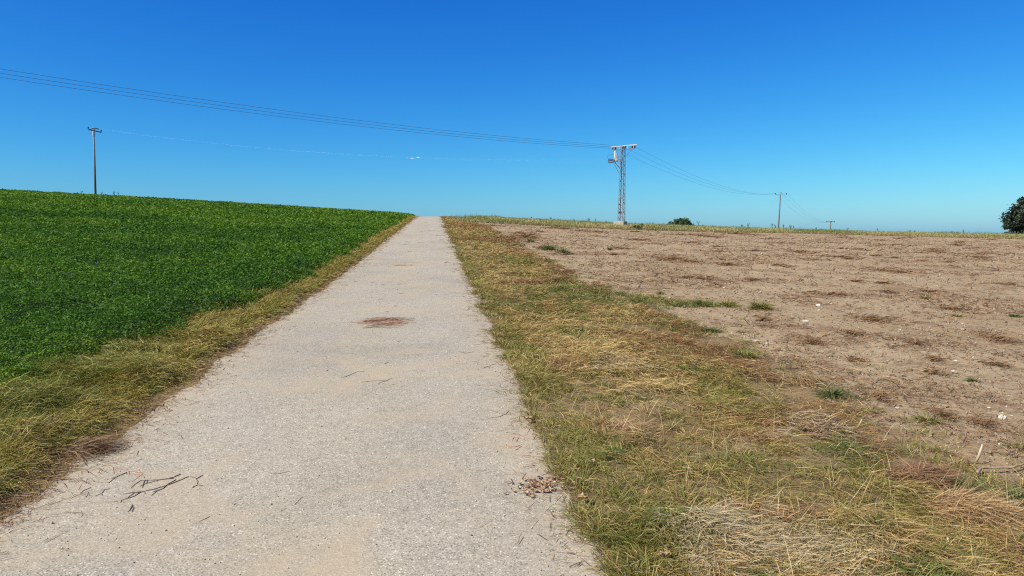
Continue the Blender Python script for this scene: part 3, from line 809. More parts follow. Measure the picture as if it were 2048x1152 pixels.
# left pole on the green hill
pb = at_depth(191, 390, 92.5); pb.z = float(height(pb.x, pb.y)); pt = at_depth(187.3, 265, 92.5)
lp, o = pole("utility_pole", pb, pt, .13, .108, M_polegrey, "tall wooden pole with bowed crossarm on the crest of the green crop")
MB().lathe(at_depth(187.4, 272, 92.5) - o, (0, 0, 1), [(0, .15), (.5, .15), (.56, .10)], 12).build("pole_cap", M_galv, lp)
e0, e1 = at_depth(176.5, 258.9, 91.2), at_depth(202.3, 264.6, 93.4)
def beam(a, b, w, h):
    d = (b - a); L = d.length; d.normalize(); s = d.cross(Vector((0, 0, 1))).normalized()
    return MB().box((a + b) / 2, (L, w, h), (d, s, d.cross(s) * -1))
beam(e0 - o, e1 - o, .11, .12).build("crossarm", M_paintsteel, lp)
MB().tube(arc([at_depth(180.5, 258.8, 92.3) - o, at_depth(189, 253.4, 92.4) - o, at_depth(198.2, 258.6, 92.6) - o], 8), [.04, .06, .07, .08, .08, .08, .07, .06, .04], 8).build("top_bracket", M_paintsteel, lp)
MB().tube([at_depth(188.8, 263, 92.4) - o, at_depth(189, 257, 92.4) - o], .05, 8).build("top_bracket", M_paintsteel, lp)
LPW = []
for p in (e0, e1):
    MB().lathe(p - o, (0, 0, 1), PIN, 8).build("insulator", M_porc, lp, smooth_shade=True); LPW.append(p + Vector((0, 0, .34)))
LPW.insert(1, at_depth(188.5, 256.2, 92.4))
# middle pole right of the tower
pt2 = at_depth(1561, 390, 170); pb2 = at_depth(1557, 453.5, 170); ex = (pb2 - pt2) * .35
pb2b = pb2 + ex
mp_, o = pole("utility_pole", pb2b, pt2, .15, .12, M_wood, "slightly leaning dark wooden pole with thin crossarm beyond the bank, right of the tower")
MIDW = []
a_, b_ = at_depth(1550.5, 389.6, 169.4), at_depth(1573, 389.6, 170.6)
beam(a_ - o, b_ - o, .07, .07).build("crossarm", M_galv, mp_)
for p, dz in ((a_, 0), (at_depth(1561.8, 389.6, 170), .15), (b_, 0)):
    MB().lathe(p + Vector((0, 0, dz)) - o, (0, 0, 1), [(z * 1.25, r * 1.25) for z, r in PIN], 8).build("insulator", M_porc, mp_, smooth_shade=True)
    MIDW.append(p + Vector((0, 0, dz + .42)))
# far pole
FY = 250
pt3 = at_depth(1661, 442.5, FY); pb3 = at_depth(1660.4, 478, FY)
fp, o = pole("utility_pole", pb3, pt3, .2, .17, M_wood, "farthest short looking wooden pole with T shaped head, left of the dark tree")
a_, b_ = at_depth(1652.5, 442.6, FY - .5), at_depth(1669.5, 442.6, FY + .5)
beam(a_ - o, b_ - o, .14, .14).build("crossarm", M_wood, fp)
FARW = []
for p in (a_, (a_ + b_) / 2 + Vector((.35, 0, 0)), b_):
    MB().lathe(p - o, (0, 0, -1), [(0, .05), (.1, .12), (.22, .16), (.3, .10), (.36, .05)], 8).build("insulator", M_porc, fp, smooth_shade=True)
    FARW.append(p + Vector((0, 0, -.3)))

# ------------------------------------------------------------------ wires
def wire(a, b, sag, r, mat, label, group, n=48, marker=()):
    pts = []
    for i in range(n + 1):
        t = i / n; p = a.lerp(b, t); p.z -= 4 * sag * t * (1 - t); pts.append(p - a)
    w = MB().tube(pts, r, 5).build("power_line_wire", mat, origin=(0, 0, 0))
    w.location = a
    return tag(w, label, "wire", group)
G1 = "wires of the power line across the sky"
order = ["the nearest, uppermost one", "the middle one", "the farthest, lowest one"]
def caw(t): return cl + ca_dir * t + Vector((0, 0, .2))
BACK = Vector((-.775, -.632, 0))
for (t, nm, z0) in ((1.32, "uppermost of the three dark wires running from the tower to the upper left sky", 0), (.0, "middle of the three dark wires running from the tower to the upper left sky", .0), (-1.32, "lowest of the three dark wires running from the tower to the upper left sky", 0)):
    a = caw(t); b_ = a + BACK * 80 + Vector((0, 0, 2.15))
    # the span hangs so that it leaves the tower falling and rises towards the viewer's left
    wire(a, b_, 1.28, .0105, M_wire, nm, G1, 64)
for t, q, nm in ((1.32, MIDW[2], "upper"), (.1, MIDW[1], "middle"), (-1.1, MIDW[0], "lower")):
    wire(caw(t), q, 2.0, .0085, M_wire, nm + " of three dark wires sagging from the tower right to the leaning pole", G1, 48)
for p, q, nm in ((MIDW[2], FARW[2], "upper"), (MIDW[1], FARW[1], "middle"), (MIDW[0], FARW[0], "lower")):
    wire(p, q, 2.2, .008, M_wire, nm + " of three faint thin wires from the leaning pole to the farthest pole", G1, 32)
DASHW = []
for p, q, nm in ((LPW[0], SI[2], "upper"), (LPW[1], SI[1], "middle"), (LPW[2], SI[0], "lower")):
    q = q + Vector((-.55, .1, 0))
    wire(p, q, 1.15, .0006, M_wirepale, nm + " of three pale hair thin wires between left pole and tower", G1, 48)
    DASHW.append((p, q))
for (p, q), t, nm in ((DASHW[0], .657, "left and higher"), (DASHW[2], .662, "right and lower")):  # short white tubes drawn on the wires as two bright dashes
    c_ = p.lerp(q, t); c_.z -= 4 * 1.15 * t * (1 - t); d_ = (q - p).normalized()
    mm = MB().lathe(-d_ * .2, d_, [(0, .015), (.06, .032), (.34, .032), (.4, .015)], 8).build("wire_dash", M_white)
    mm.location = c_; tag(mm, "small bright dash on the pale wires above the road, the " + nm + " one", "wire marker", "bright dashes on the pale wires")

# ------------------------------------------------------------------ trees and bushes
def crown(center, rad, n_cl, per, leaf, cols, squash=.8, seed=0, zmin=None):
    g = np.random.default_rng(seed)
    d = g.normal(size=(n_cl, 3)); d /= np.linalg.norm(d, axis=1)[:, None]
    rr = g.random(n_cl) ** .45 * (.72 + .5 * vnoise(d[:, 0] * 3.2 + 9, d[:, 2] * 3.2 + d[:, 1] * 2.1 + 5, seed))
    cen = np.array(center) + d * rr[:, None] * np.array(rad)
    cr = g.uniform(.05, .17, n_cl) * rad[0]
    p = np.repeat(cen, per, 0) + g.normal(size=(n_cl * per, 3)) * np.repeat(cr, per)[:, None] * np.array([.6, .6, .6 * squash])
    if zmin is not None: p = p[p[:, 2] > zmin]
    n = len(p)
    D = g.normal(size=(n, 3)); D /= np.linalg.norm(D, axis=1)[:, None]
    S = np.cross(D, g.normal(size=(n, 3))); S /= np.linalg.norm(S, axis=1)[:, None]
    L = (leaf * g.uniform(.6, 1.4, n))[:, None]
    V = np.stack([p - D * L * .5, p + S * L * .32, p + D * L * .5, p - S * L * .32], 1).reshape(-1, 3)
    cl_c = palette(g.random(n_cl), cols)
    col = np.repeat(np.repeat(cl_c, per, 0)[:n] * g.uniform(.7, 1.3, n)[:, None], 4, 0)
    return V, np.arange(n * 4).reshape(n, 4), col, cen
def tree(name, x, y, ztop, width, cz, hz, label, cols, n_cl, per, leaf, seed, cat="tree", lean=0):
    zb = float(height(x, y))
    t = empty(name, (x, y, zb), label, cat)
    V, Q, C, cen = crown((0, 0, cz - zb), (width / 2, width / 2, hz), n_cl, per, leaf, cols, seed=seed, zmin=.1)
    link("crown", np_mesh("crown", V, Q, None, C), M_tree, t)
    m = MB(); h = (cz - zb)
    m.tube([(0, 0, -.3), (.05, 0, h * .35), (0, .1, h * .8), (0, 0, h + hz * .5)], [width * .04, width * .032, width * .02, .04], 8)
    for c in cen[:: max(1, len(cen) // 14)]:
        m.tube([(0, 0, h * .45), Vector(c) * .55 + Vector((0, 0, h * .3)), c], [width * .014, width * .01, .03], 6)
    m.build("trunk", M_bark, t, smooth_shade=True)
    return t
DARK = [(.008, .016, .012), (.02, .032, .02), (.03, .046, .026), (.06, .078, .045)]
TD = 150.
tl = at_depth(2003, 470, TD); tp = at_depth(2062, 385, TD)
tree("leafy_tree", tp.x + .9, TD, tp.z, 11.2, 3.4, 6.4, "dark dense broadleaf tree cut by the right edge behind the bank", DARK, 420, 110, .42, 3)
BUSH = [(.03, .05, .02), (.05, .08, .03), (.075, .115, .04)]
bl = at_depth(1359, 452, 150)
tree("round_bush", bl.x, 150, 0, 5.2, float(at_depth(1359, 449, 150).z), 1.25, "low rounded green bush showing above the bank between tower and leaning pole", BUSH, 130, 70, .22, 4, "bush")
for (px, py, w, h, lab, sd) in ((1273, 457.5, 1.3, .34, "dark low bramble shrub on the bank just right of the tower base", 5), (1283, 451.5, .4, .22, "small pointed dark sprig at the right end of the bramble beside the tower", 8)):
    x_, y_ = ground_at(px, py + 1)
    zb = float(height(x_, y_)); t = empty("bramble_shrub", (x_, y_, zb), lab, "shrub", "shrubs beside the tower")
    V, Q, C, cen = crown((0, 0, h * .6), (w / 2, w / 3, h * .6), 60, 40, .10, DARK, seed=sd, zmin=.01)
    link("foliage", np_mesh("foliage", V, Q, None, C * 3.0), M_tree, t)
    m = MB()
    for c in cen[::8]: m.tube([(0, 0, -.05), Vector(c) * .5, c], [.015, .01, .004], 5)
    m.build("stems", M_bark, t)

# tall weeds standing out against the sky
WP = [(946, 437, 4), (1063, 437, 4), (1102, 441, 7), (1118, 441, 3), (1149, 443, 6), (1178, 445, 9), (1190, 446, 10), (1212, 446, 4), (1306, 449, 4), (1397, 453, 11), (1405, 454, 5), (1425, 455, 4),
      (1484, 454, 5), (1496, 454, 8), (1544, 454, 8), (1551, 455, 6), (1567, 456, 8), (1581, 457, 7), (1588, 457, 6), (1632, 459, 4), (1695, 461, 6), (1755, 463, 6), (1820, 465, 5), (1904, 467, 5), (1925, 468, 9), (1829, 465, 4)]
WL = [(163, 388, 7), (203, 389, 6), (229, 391, 9), (236, 391, 9), (298, 396, 5)]
def weed(px, py, hpx, label, group, seed):
    g = random.Random(seed)
    y_ = 95.0 if px < 850 else 93 + max(0, (px - 1000) / 150)
    b_ = at_depth(px, py + 3, y_); zb = min(float(height(b_.x, y_)) + .0, b_.z)
    hh = at_depth(px, py - hpx, y_).z - zb
    m = MB()
    for k in range(g.choice([2, 3])):
        dx = g.uniform(-.22, .22) * hh; br = g.uniform(.02, .03)
        m.tube([(0, 0, 0), (dx * .3, 0, hh * .5), (dx, g.uniform(-.1, .1), hh * g.uniform(.8, 1.0))], [br, br * .9, br * .5], 5)
        for q in range(3):
            t = g.uniform(.55, .95); c = Vector((dx * t, 0, hh * t * .9))
            m.tube([c, c + Vector((g.uniform(-.12, .12), 0, .10))], [br * 1.2, br * .6], 4)
    o = m.build("weed_stalk", M_weed); o.location = (b_.x, y_, zb)
    return tag(o, label, "weed", group)
M_weed = mat_simple("grey_green_weed", (.045, .055, .03), (.11, .10, .06), 5, .9)
for i, (px, py, hp) in enumerate(WP):
    lab = "tall dry forked weed stalks standing just right of the round bush" if px == 1397 else "thin dry weed stalk standing against the sky on the right bank"
    weed(px, py, hp, lab, "weed stalks against the sky on the right bank", i)
for i, (px, py, hp) in enumerate(WL):
    weed(px, py, hp, "small dark weed stalk sticking up from the crop crest near the left pole", "weed stalks on the crop crest", 50 + i)

# ------------------------------------------------------------------ twigs on the road
def stick(name, polys, rad, mat, label, group=None, cat="twig", soil=False, lift=.0, taper=.5, arch=0):
    o0 = gpt(*polys[0][0], soil=soil); m = MB()
    if name == "twig": rad = rad * .44
    for pl in polys:
        pts = [gpt(*p, dz=rad * .6 + lift, soil=soil) for p in pl]
        fine = []
        for i in range(len(pts) - 1):
            for k in range(3):
                t = k / 3; q = pts[i].lerp(pts[i + 1], t)
                fine.append(q + Vector((random.uniform(-1, 1), random.uniform(-1, 1), random.uniform(0, 1))) * rad * .5)
        fine.append(pts[-1])
        if arch:
            for i, q in enumerate(fine): q.z += arch * math.sin(math.pi * i / (len(fine) - 1))
        m.tube([q - o0 for q in fine], [rad * (1 - taper * i / (len(fine) - 1)) for i in range(len(fine))], 6)
    o = m.build(name, mat, smooth_shade=True); o.location = o0
    return tag(o, label, cat, group)
def T5(l): return [(160 + x / 6.827, 900 + y / 6.827) for x, y in l]
def TM(l): return [(660 + x / 10.24, 690 + y / 10.24) for x, y in l]
TG = "twigs lying on the road"
stick("twig", [T5(p) for p in ([(1370, 340), (1280, 380), (1100, 410), (830, 420), (740, 480), (695, 530)], [(1280, 400), (1100, 412), (900, 470), (820, 500)], [(880, 425), (850, 530)], [(915, 420), (910, 470)])], .0065, M_twig, "dark forked twig on the near left asphalt, upper of the long pair", TG)
stick("twig", [T5(p) for p in ([(1480, 375), (1300, 450), (1180, 490), (1000, 545), (830, 580), (740, 640), (560, 700), (555, 725)], [(830, 580), (590, 603)], [(800, 590), (740, 597), (650, 655)], [(1180, 490), (1130, 540), (1040, 570), (975, 630)], [(1130, 540), (985, 587)], [(1310, 418), (1170, 490)], [(870, 580), (890, 602)])], .0068, M_twig, "dark many forked twig on the near left asphalt, lower of the long pair", TG)
stick("twig", [T5(p) for p in ([(360, 200), (450, 245), (640, 290), (860, 325)], [(450, 245), (465, 330)], [(660, 300), (680, 345)])], .0055, M_redtwig, "pinkish dry stalk reaching from the left verge onto the asphalt", TG)
stick("twig", [T5(p) for p in ([(640, 318), (500, 370), (390, 455)], [(640, 322), (560, 350), (430, 400)])], .006, M_twig, "short dark double pronged twig left of the long forked pair", TG)
stick("twig", [T5(p) for p in ([(760, 250), (830, 310), (870, 320)], [(700, 320), (800, 345), (880, 380)], [(860, 330), (780, 390), (710, 440)], [(740, 300), (830, 350), (890, 360)], [(880, 375), (870, 400)])], .004, M_redtwig, "tangle of thin reddish stalk bits above the long forked twigs", TG)
stick("twig", [T5(p) for p in ([(1505, 375), (1580, 390), (1605, 440), (1605, 480), (1530, 525)], [(1605, 480), (1700, 500)], [(1600, 400), (1680, 350)])], .007, M_twig, "curled dark claw shaped twig right of the long forked pair", TG)
stick("twig", [T5(p) for p in ([(410, 540), (340, 550), (290, 600), (215, 635)], [(300, 600), (305, 632)])], .005, M_twig, "small bent twig left below the long forked pair", TG)
stick("twig", [T5(p) for p in ([(715, 760), (700, 800), (660, 855)], [(735, 785), (710, 855)])], .007, M_twig, "two short stubby dark bits just below the forked twigs", TG)
stick("twig", [T5([(150, 515), (60, 560), (0, 600)])], .005, M_twig, "thin straight twig near the left verge, leftmost on the near asphalt", TG)
stick("twig", [T5([(850, 120), (750, 175)])], .0035, M_twig, "fine short twig above the reddish tangle", TG)
stick("twig", [T5([(800, 25), (778, 70)])], .006, M_twig, "tiny thick dark bit close to the left road edge", TG)
stick("twig", [T5([(520, 705), (350, 722)])], .003, M_twig, "hair thin faint twig under the long forked pair", TG)
stick("twig", [T5([(1770, 920), (1710, 955), (1620, 985)])], .0045, M_twig, "lone thin twig at centre left, right of the stubby bits", TG)
stick("twig", [T5([(10, 845), (40, 880), (22, 920)])], .0045, M_twig, "small hooked twig low on the left asphalt", TG)
stick("twig", [TM([(220, 665), (310, 660), (450, 600), (580, 545), (720, 545)])], .006, M_twig, "single bent dark twig in the road middle below the straw heap", TG)
stick("twig", [TM(p) for p in ([(640, 770), (850, 745), (1050, 740), (1200, 715), (1275, 680)], [(1190, 730), (1030, 770), (980, 810)])], .005, M_twig, "long thin twig forked at its left end in the road middle", TG)
stick("twig", [TM([(1260, 825), (1350, 800)])], .004, M_twig, "short faint twig right below the long thin forked one", TG)
stick("twig", [TM([(1120, 392), (1200, 355)])], .007, M_twig, "small dark bit on the tan dust patch in the road middle", TG)
stick("twig", [[(1018, 822), (1012, 828), (1000, 834), (978, 836)]], .006, M_redtwig, "brown curved twig near the right road edge above the stalk bits", TG)
stick("twig", [[(1018, 872), (1040, 878), (1058, 882)], [(1028, 876), (1024, 882)], [(1036, 878), (1034, 884)]], .005, M_redtwig, "brown stalk bit at right road edge, upper of two", TG)
stick("twig", [[(1013, 894), (1030, 895), (1041, 892)], [(1031, 901), (1043, 894)], [(1012, 890), (1014, 896)]], .006, M_redtwig, "brown stalk bit at right road edge, lower of two", TG)
stick("twig", [[(1040, 913), (1060, 917)]], .004, M_redtwig, "tiny straight stalk below the brown bits at right edge", TG)
stick("twig", [[(590, 1009), (600, 1000), (606, 994)]], .004, M_twig, "small slanted twig in the lower middle of the road", TG)
stick("twig", [[(540, 946), (556, 949), (580, 944)]], .0035, M_twig, "faint thin twig in the lower middle left of the road", TG)
stick("twig", [[(965, 737), (985, 730), (992, 728)]], .005, M_twig, "slim twig by the right road edge beside the straw margin", TG)
stick("twig", [[(917, 703), (930, 707), (948, 704)], [(930, 707), (925, 702)]], .006, M_twig, "forked little twig right of the straw heap", TG)
stick("twig", [T5([(2100, 760), (2130, 740)])], .004, M_twig, "tiny dark twig bit in the lower road centre", TG)
# far debris: short dark bits seen as flat dashes
for i, (px, py, w) in enumerate([(815, 484, 8), (846, 463, 12), (859, 462, 5), (880, 471, 16), (884, 479, 9), (841, 486, 14), (866, 483, 8), (810, 490, 8), (820, 503, 9), (893, 526, 8), (854, 445, 8), (853, 452, 8), (885, 446, 5),
                                 (887, 453, 5), (800, 569, 7), (767, 570, 8), (803, 588, 12), (762, 599, 10), (791, 613, 6), (745, 566, 5), (775, 624, 4), (797, 684, 5), (596, 704, 5), (990, 604, 4), (873, 590, 4)]):
    far_ = py < 550
    stick("twig", [[(px - w / 2, py + .4), (px, py), (px + w / 2, py - .3)]], .012 if far_ else .008, M_twig,
          "dark twig fragment lying across the upper far stretch of the road" if far_ else "small dark twig fragment on the road around the straw heap", "far twig fragments on the road" if far_ else "twig fragments around the straw heap", lift=.006)

# heaps of dry straw on the road
def heap(px, py, wpx, hpx, n, label, L, r, seed, mats=(M_redtwig, M_twig), hgt=.05):
    g = random.Random(seed); c0 = gpt(px, py)
    x0, x1 = gpt(px - wpx / 2, py), gpt(px + wpx / 2, py); rx = (x1 - x0).length / 2
    ry = abs(gpt(px, py - hpx / 2).y - gpt(px, py + hpx / 2).y) / 2
    t = empty("straw_heap", c0, label, "straw heap", "heaps of dry stalks on the road")
    mbs = [MB(), MB()]
    for k in range(n):
        a = g.uniform(0, 6.28); rr = min(1.5, abs(g.gauss(0, .52))); x = math.cos(a) * rr * rx; y = math.sin(a) * rr * ry
        an = g.gauss(.12, .35); l = L * g.uniform(.4, 1.2)
        zz = hgt * max(0, 1 - rr) * g.random() + r
        pts = []
        for s in np.linspace(-.5, .5, 5):
            q = Vector((x + math.cos(an) * l * s, y + math.sin(an) * l * s + .12 * l * s * s * g.choice([-1, 1]), 0))
            q.z = float(height(c0.x + q.x, c0.y + q.y)) - c0.z + zz + g.uniform(0, .006)
            pts.append(q)
        mbs[0 if g.random() < .84 else 1].tube(pts, r * g.uniform(.6, 1.4), 4)
    mbs[0].build("dry_stalks", mats[0], t)["kind"] = "stuff"; mbs[1].build("dark_stems", mats[1], t)["kind"] = "stuff"
heap(768, 644, 74, 20, 120, "reddish brown heap of dry stalks in the middle of the road", .44, .0028, 1, hgt=.03)
heap(805, 530, 22, 5, 16, "small faded brown straw patch farther up the road middle", .5, .0045, 2, mats=(M_straw, M_redtwig), hgt=.01)
# curled leaf litter at the right edge
c0 = gpt(1078, 975); lt = empty("leaf_litter_heap", c0, "heap of curled orange brown dry leaves spilling over the right road edge", "leaf litter")
def leaf_mesh(m, c, s, g):
    az = g.uniform(0, 6.28); D = Vector((math.cos(az), math.sin(az), g.uniform(-.2, .4))).normalized(); S = D.cross(Vector((g.uniform(-.5, .5), g.uniform(-.5, .5), 1))).normalized(); U = S.cross(D)
    b = len(m.v)
    for t, w, u_ in ((-.5, .05, .2), (-.2, .30, .0), (.15, .34, -.03), (.5, .02, .22)):
        for k in (-1, 0, 1): m.v.append(c + D * (t * s) + S * (k * w * s) + U * ((u_ + .16 * k * k) * s))
    for i in range(3):
        for k in range(2): m.f.append((b + i * 3 + k, b + i * 3 + k + 1, b + i * 3 + k + 4, b + i * 3 + k + 3))
g = random.Random(4); m = MB(); m2 = MB()
for k in range(90):
    px, py = 1078 + g.gauss(0, 27), 976 + g.gauss(0, 9); q = gpt(px, py, .007 + g.random() * .006) - c0
    leaf_mesh(m if g.random() < .75 else m2, q, g.uniform(.016, .042), g)
m.build("dry_leaves", M_leaf, lt)["kind"] = "stuff"; m2.build("pale_leaves", M_straw, lt)["kind"] = "stuff"
m = MB()
for k in range(40):
    px, py = 1075 + g.gauss(0, 26), 977 + g.gauss(0, 8); q = gpt(px, py, .012) - c0; a = g.uniform(0, 6.28); l = g.uniform(.03, .10)
    m.tube([q, q + Vector((math.cos(a) * l, math.sin(a) * l, .008))], [.0025, .0015], 4)
m.build("stalk_bits", M_redtwig, lt)["kind"] = "stuff"
for (px, py, s, lab) in ((1057, 848, .09, "brown curled dry leaf at the right road edge above the stalk bits"), (1165, 1010, .09, "orange dry leaf in the grass right of the leaf heap"), (1328, 1130, .10, "orange dry leaf in the grass near the bottom edge"), (1184, 935, .06, "small orange dry leaf in the right verge grass above the leaf heap")):
    m = MB(); g = random.Random(px); q = gpt(px, py, .035)
    for k in range(3): leaf_mesh(m, Vector((g.uniform(-.02, .02), g.uniform(-.02, .02), g.uniform(0, .01))), s * g.uniform(.45, .7), g)
    o = m.build("dry_leaf", M_leaf); o.location = q; tag(o, lab, "dry leaf", "single dry leaves by the right road edge")

# ------------------------------------------------------------------ stones on the field
def stone(px, py, w, label, mat, group, seed, flat=.6):
    g = random.Random(seed); q = gpt(px, py, 0, soil=True); y_ = q.y; r = w / F * y_ / 2
    bm = bmesh.new(); bmesh.ops.create_icosphere(bm, subdivisions=2, radius=1)
    ph = [g.uniform(0, 6) for _ in range(6)]
    for v in bm.verts:
        n_ = 1 + .16 * math.sin(v.co.x * 2.3 + ph[0]) + .13 * math.sin(v.co.y * 2.9 + ph[1]) + .1 * math.sin(v.co.z * 3.7 + ph[2] + v.co.x * 2)
        v.co = Vector((v.co.x * r * n_, v.co.y * r * n_ * .8, v.co.z * r * n_ * flat))
    me = bpy.data.meshes.new("field_stone"); bm.to_mesh(me); bm.free()
    o = link("field_stone", me, mat); o.location = q + Vector((0, 0, r * flat * .55)); o.rotation_euler = (0, 0, g.uniform(-.6, .6))
    return tag(o, label, "stone", group)
SG = "pale stones on the bare field"
for i, (px, py, w, f_, mt, lab) in enumerate([(2004, 841, 17, .62, M_stone, "large rounded pale stone near the right frame edge"), (1611, 642, 14, .3, M_whitestone, "flat white stone lying in the left middle of the bare field"),
        (1637, 613.5, 10, .6, M_whitestone, "white stone with dark hollow beside it, behind the flat white one"), (1638, 623.5, 5, .6, M_whitestone, "small white stone just in front of the hollowed white one"),
        (1906, 745, 8, .8, M_whitestone, "double humped white stone left of the small green weed"), (1911, 722, 8, .5, M_whitestone, "whitish stone behind the double humped one"),
        (1946, 717, 5, .6, M_stone, "small pale stone farther right in the row behind the green weed"), (1663, 585, 4, .8, M_whitestone, "left one of two small white stones in mid field"), (1671, 584, 5, .5, M_whitestone, "right one of two small white stones in mid field"),
        (1449, 579, 5, .8, M_stone, "lone small pale stone in mid field above the grass tongue"), (1511, 685, 7, .7, M_whitestone, "white stone at the verge border in front of the dark litter"), (1534, 690, 6, .6, M_stone, "pale stone right of the verge border stone"),
        (1800, 661, 6, .5, M_stone, "small pale stone centred in the right half of the field"), (1977, 818, 8, .4, M_stone, "flat pale chip left behind the large rounded stone"), (2013, 814, 4, .9, M_whitestone, "small white stone behind the large rounded stone"),
        (2005, 828.5, 4, .9, M_whitestone, "tiny white pebble touching behind the large rounded stone"), (2024, 834, 6, .35, M_stone, "thin pale chip right of the large rounded stone"), (1794, 817, 9, .5, M_stone, "buff stone in front of the reddish litter at the verge"),
        (1776, 757, 7, .5, M_stone, "buff stone beside dark crumbs near the verge"), (1925, 650, 6, .5, M_stone, "pale stone toward the right among reddish litter")]):
    stone(px, py, w, lab, mt, SG, i + 1, f_)
stone(2001, 892, 9, "small pale green round fruit lying on the soil at the right", M_apple, "fallen fruit", 77, .8)['category'] = "fruit"
g = random.Random(9)
for i in range(46):
    py = 480 + 420 * g.random() ** 1.4; px = g.uniform(1250 + max(0, (py - 560)) * 1.9, 2080)
    stone(px, py, g.uniform(1.8, 3.4), "pale pebble about a thumb wide scattered on the open bare field", M_pebble, "pale pebbles scattered on the bare field", 200 + i, g.uniform(.4, .8))

# ------------------------------------------------------------------ green tufts and weeds on the field
def tuft(px, py, wpx, n, lmin, lmax, cols, label, seed, up=(.3, 1.4), wd=.005):
    x_, y_ = ground_at(px, py); z_ = float(height(x_, y_)) + float(soil_disp(np.array([x_]), np.array([y_]))[0]); g = np.random.default_rng(seed)
    az = g.uniform(0, 6.28, n); rr = np.abs(g.normal(0, .28, n)) * wpx / F * y_ * .6
    P = np.stack([x_ + np.cos(az) * rr, y_ + np.sin(az) * rr * .7, np.full(n, z_)], -1); P[:, 2] = np.maximum(height(P[:, 0], P[:, 1]), z_ - .02)
    c = palette(g.random(n), cols) * g.uniform(.7, 1.25, n)[:, None]
    V, Q, T, C = ribbons(P, az + g.normal(0, .4, n), g.uniform(*up, n), g.uniform(lmin, lmax, n), g.uniform(.7, 1.3, n) * wd * max(1, y_ / 6) ** .8, g.uniform(.6, 1.8, n), c)
    V = V - np.array([x_, y_, z_])
    o = link("grass_tuft", np_mesh("grass_tuft", V, Q, T, C), M_grass); o.location = (x_, y_, z_)
    return tag(o, label, "grass tuft", "green tufts on the bare field")
GC = [GREEN, OLIVE, GREEN, STRAW]
GD = [(.07, .11, .03), (.09, .13, .035), (.14, .16, .05)]
for i, a in enumerate([(1521, 619, 42, 420, .12, .30, GC, "rounded olive grass tuft alone on soil at the end of the green tongue"), (1945, 764, 26, 200, .03, .09, GD, "small low green weed right of the double humped white stone"),
        (1855, 845, 60, 380, .05, .14, GC, "wide green grass clump beside reddish litter at the verge border"), (1940, 985, 60, 420, .06, .15, GD, "green clump in front of the long fallen stalk"), (2036, 1000, 40, 260, .05, .13, GD, "bright green clump at the lower right frame edge"),
        (1400, 610, 70, 420, .10, .24, GC, "left of the olive clumps along the green tongue"), (1455, 612, 60, 360, .08, .2, GC, "middle olive clump along the green tongue, left of the rounded tuft"), (1420, 664, 70, 300, .06, .15, GD, "thin green clump in front of the green tongue"),
        (1490, 716, 60, 420, .08, .2, GC, "green clump at the verge border below the white stone"), (1100, 500, 50, 300, .2, .45, GD, "larger dark green clump far up beside the red litter band"), (1128, 506, 30, 200, .15, .35, GD, "dark green clump right of the larger one far up the field border"),
        (1060, 484, 24, 160, .15, .35, GD, "small dark green clump nearest the tower side of the field border"), (1220, 500, 10, 80, .12, .25, GD, "tiny dark tuft alone in the far left field"), (1913, 634, 30, 150, .05, .12, GC, "faint low green patch in the right middle of the field"), (2030, 634, 40, 170, .05, .12, GD, "faint green patch at the right frame edge in mid field"),
        (1850, 598, 20, 140, .07, .16, GC, "small dark tuft beside a white stone in the right field"), (1665, 795, 50, 320, .10, .22, GD, "upright dark grass clump at the verge border above the pale stalks"), (1322, 589, 12, 80, .08, .16, GC, "tiny dry tuft above the green tongue"),
        (2042, 975, 22, 40, .05, .1, GD, "small leafy sprout at the right edge beside the fallen stalk")]):
    tuft(*a, seed=300 + i)

# fallen and standing dry stalks at the lower right
def T3(l): return [(1900 + x / 10.47, 860 + y / 10.47) for x, y in l]
stick("fallen_stalk", [T3([(560, 1015), (690, 895), (900, 890), (1280, 885), (1560, 830), (1800, 760)])], .009, M_stalk, "long pale fallen stalk lying on the soil at the right frame edge", None, "stalk", soil=True, lift=.03, taper=.3)
def standing(px, py, top, r, mat, label):
    b_ = gpt(px, py, -.02, soil=True); t_ = at_depth(*top, b_.y - .05)
    o = MB().tube([Vector((0, 0, 0)), (t_ - b_) * .5 + Vector((.008, 0, 0)), t_ - b_], [r, r * .9, r * .55], 6).build("dry_stalk", mat, smooth_shade=True); o.location = b_
    return tag(o, label, "stalk", "broken dry stalks standing in the soil")
standing(1946.5, 926, (1965, 889), .010, M_straw, "broken pale stalk leaning right behind the long fallen stalk")
standing(1937, 934, (1930, 906), .007, M_redtwig, "thin brown stub left of the leaning pale stalk")
standing(1648.5, 838, (1640, 812), .009, M_straw, "thick pale stub leaning left in the verge grass")
standing(1708, 860, (1724, 838), .007, M_straw, "pale split stub leaning right beside the reddish litter")
standing(1925, 884, (1933, 858), .006, M_redtwig, "thin dark weed stem standing left behind the leaning pale stalk")
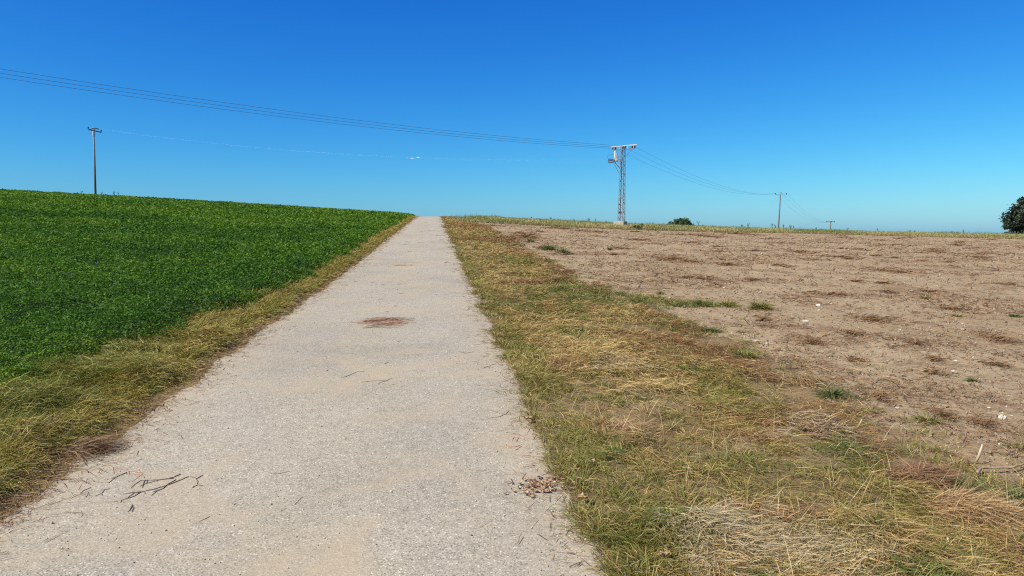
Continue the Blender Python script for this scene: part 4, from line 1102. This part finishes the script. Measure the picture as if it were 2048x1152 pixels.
standing(1850, 1090, (1845, 1062), .008, M_redtwig, "short brown stub near the lower right corner, left one")
standing(1888, 1098, (1896, 1076), .008, M_straw, "short pale stub near the lower right corner, right one")
# mats of dead hay
def hay(px, py, wpx, hpx, n, L, az0, cols, label, seed):
    g = np.random.default_rng(seed); c0 = gpt(px, py, 0)
    rx = wpx / F * c0.y / 2; ry = abs(gpt(px, py - hpx / 2).y - gpt(px, py + hpx / 2).y) / 2
    a = g.uniform(0, 6.28, n); rr = np.minimum(np.abs(g.normal(0, .55, n)), 1.4); x = c0.x + np.cos(a) * rr * rx; y = c0.y + np.sin(a) * rr * ry
    mound = .055 * (1 - rr ** 2)
    P = np.stack([x, y, height(x, y) + mound * g.random(n) ** .4 + .01], -1)
    c = palette(g.random(n), cols) * g.uniform(.7, 1.2, n)[:, None]
    V, Q, T, C = ribbons(P, az0 + g.normal(0, .6, n), g.normal(.08, .25, n), g.uniform(.5, 1.2, n) * L, g.uniform(.002, .0045, n), g.uniform(0, .8, n), c)
    V = V - np.array(c0); o = link("hay_mat", np_mesh("hay_mat", V, Q, T, C), M_grass); o.location = c0
    return tag(o, label, "dead hay", "mats of dead hay at the verge border")
hay(1835, 965, 150, 45, 2600, .2, .2, [(.16, .085, .045), (.27, .15, .075), (.36, .22, .12)], "matted reddish brown hay mound at the verge border", 1)
hay(1905, 1025, 230, 60, 2600, .26, -.45, [(.30, .18, .085), (.44, .29, .14), (.50, .36, .19)], "combed golden hay swath sweeping to the lower right corner", 2)
hay(1250, 870, 120, 50, 1300, .16, .4, [(.25, .14, .07), (.40, .27, .13), (.46, .34, .2)], "rusty flattened hay patch in the right verge near the road", 3)
hay(1640, 868, 170, 50, 1500, .22, .1, [(.14, .085, .06), (.28, .17, .10), (.42, .31, .2)], "tangled brown hay with pale stalks in the right verge", 4)
hay(172, 905, 120, 60, 900, .16, .2, [(.12, .07, .035), (.23, .14, .07), (.36, .24, .13)], "dark brown straw clump at the left road edge beside the forked twigs", 5)
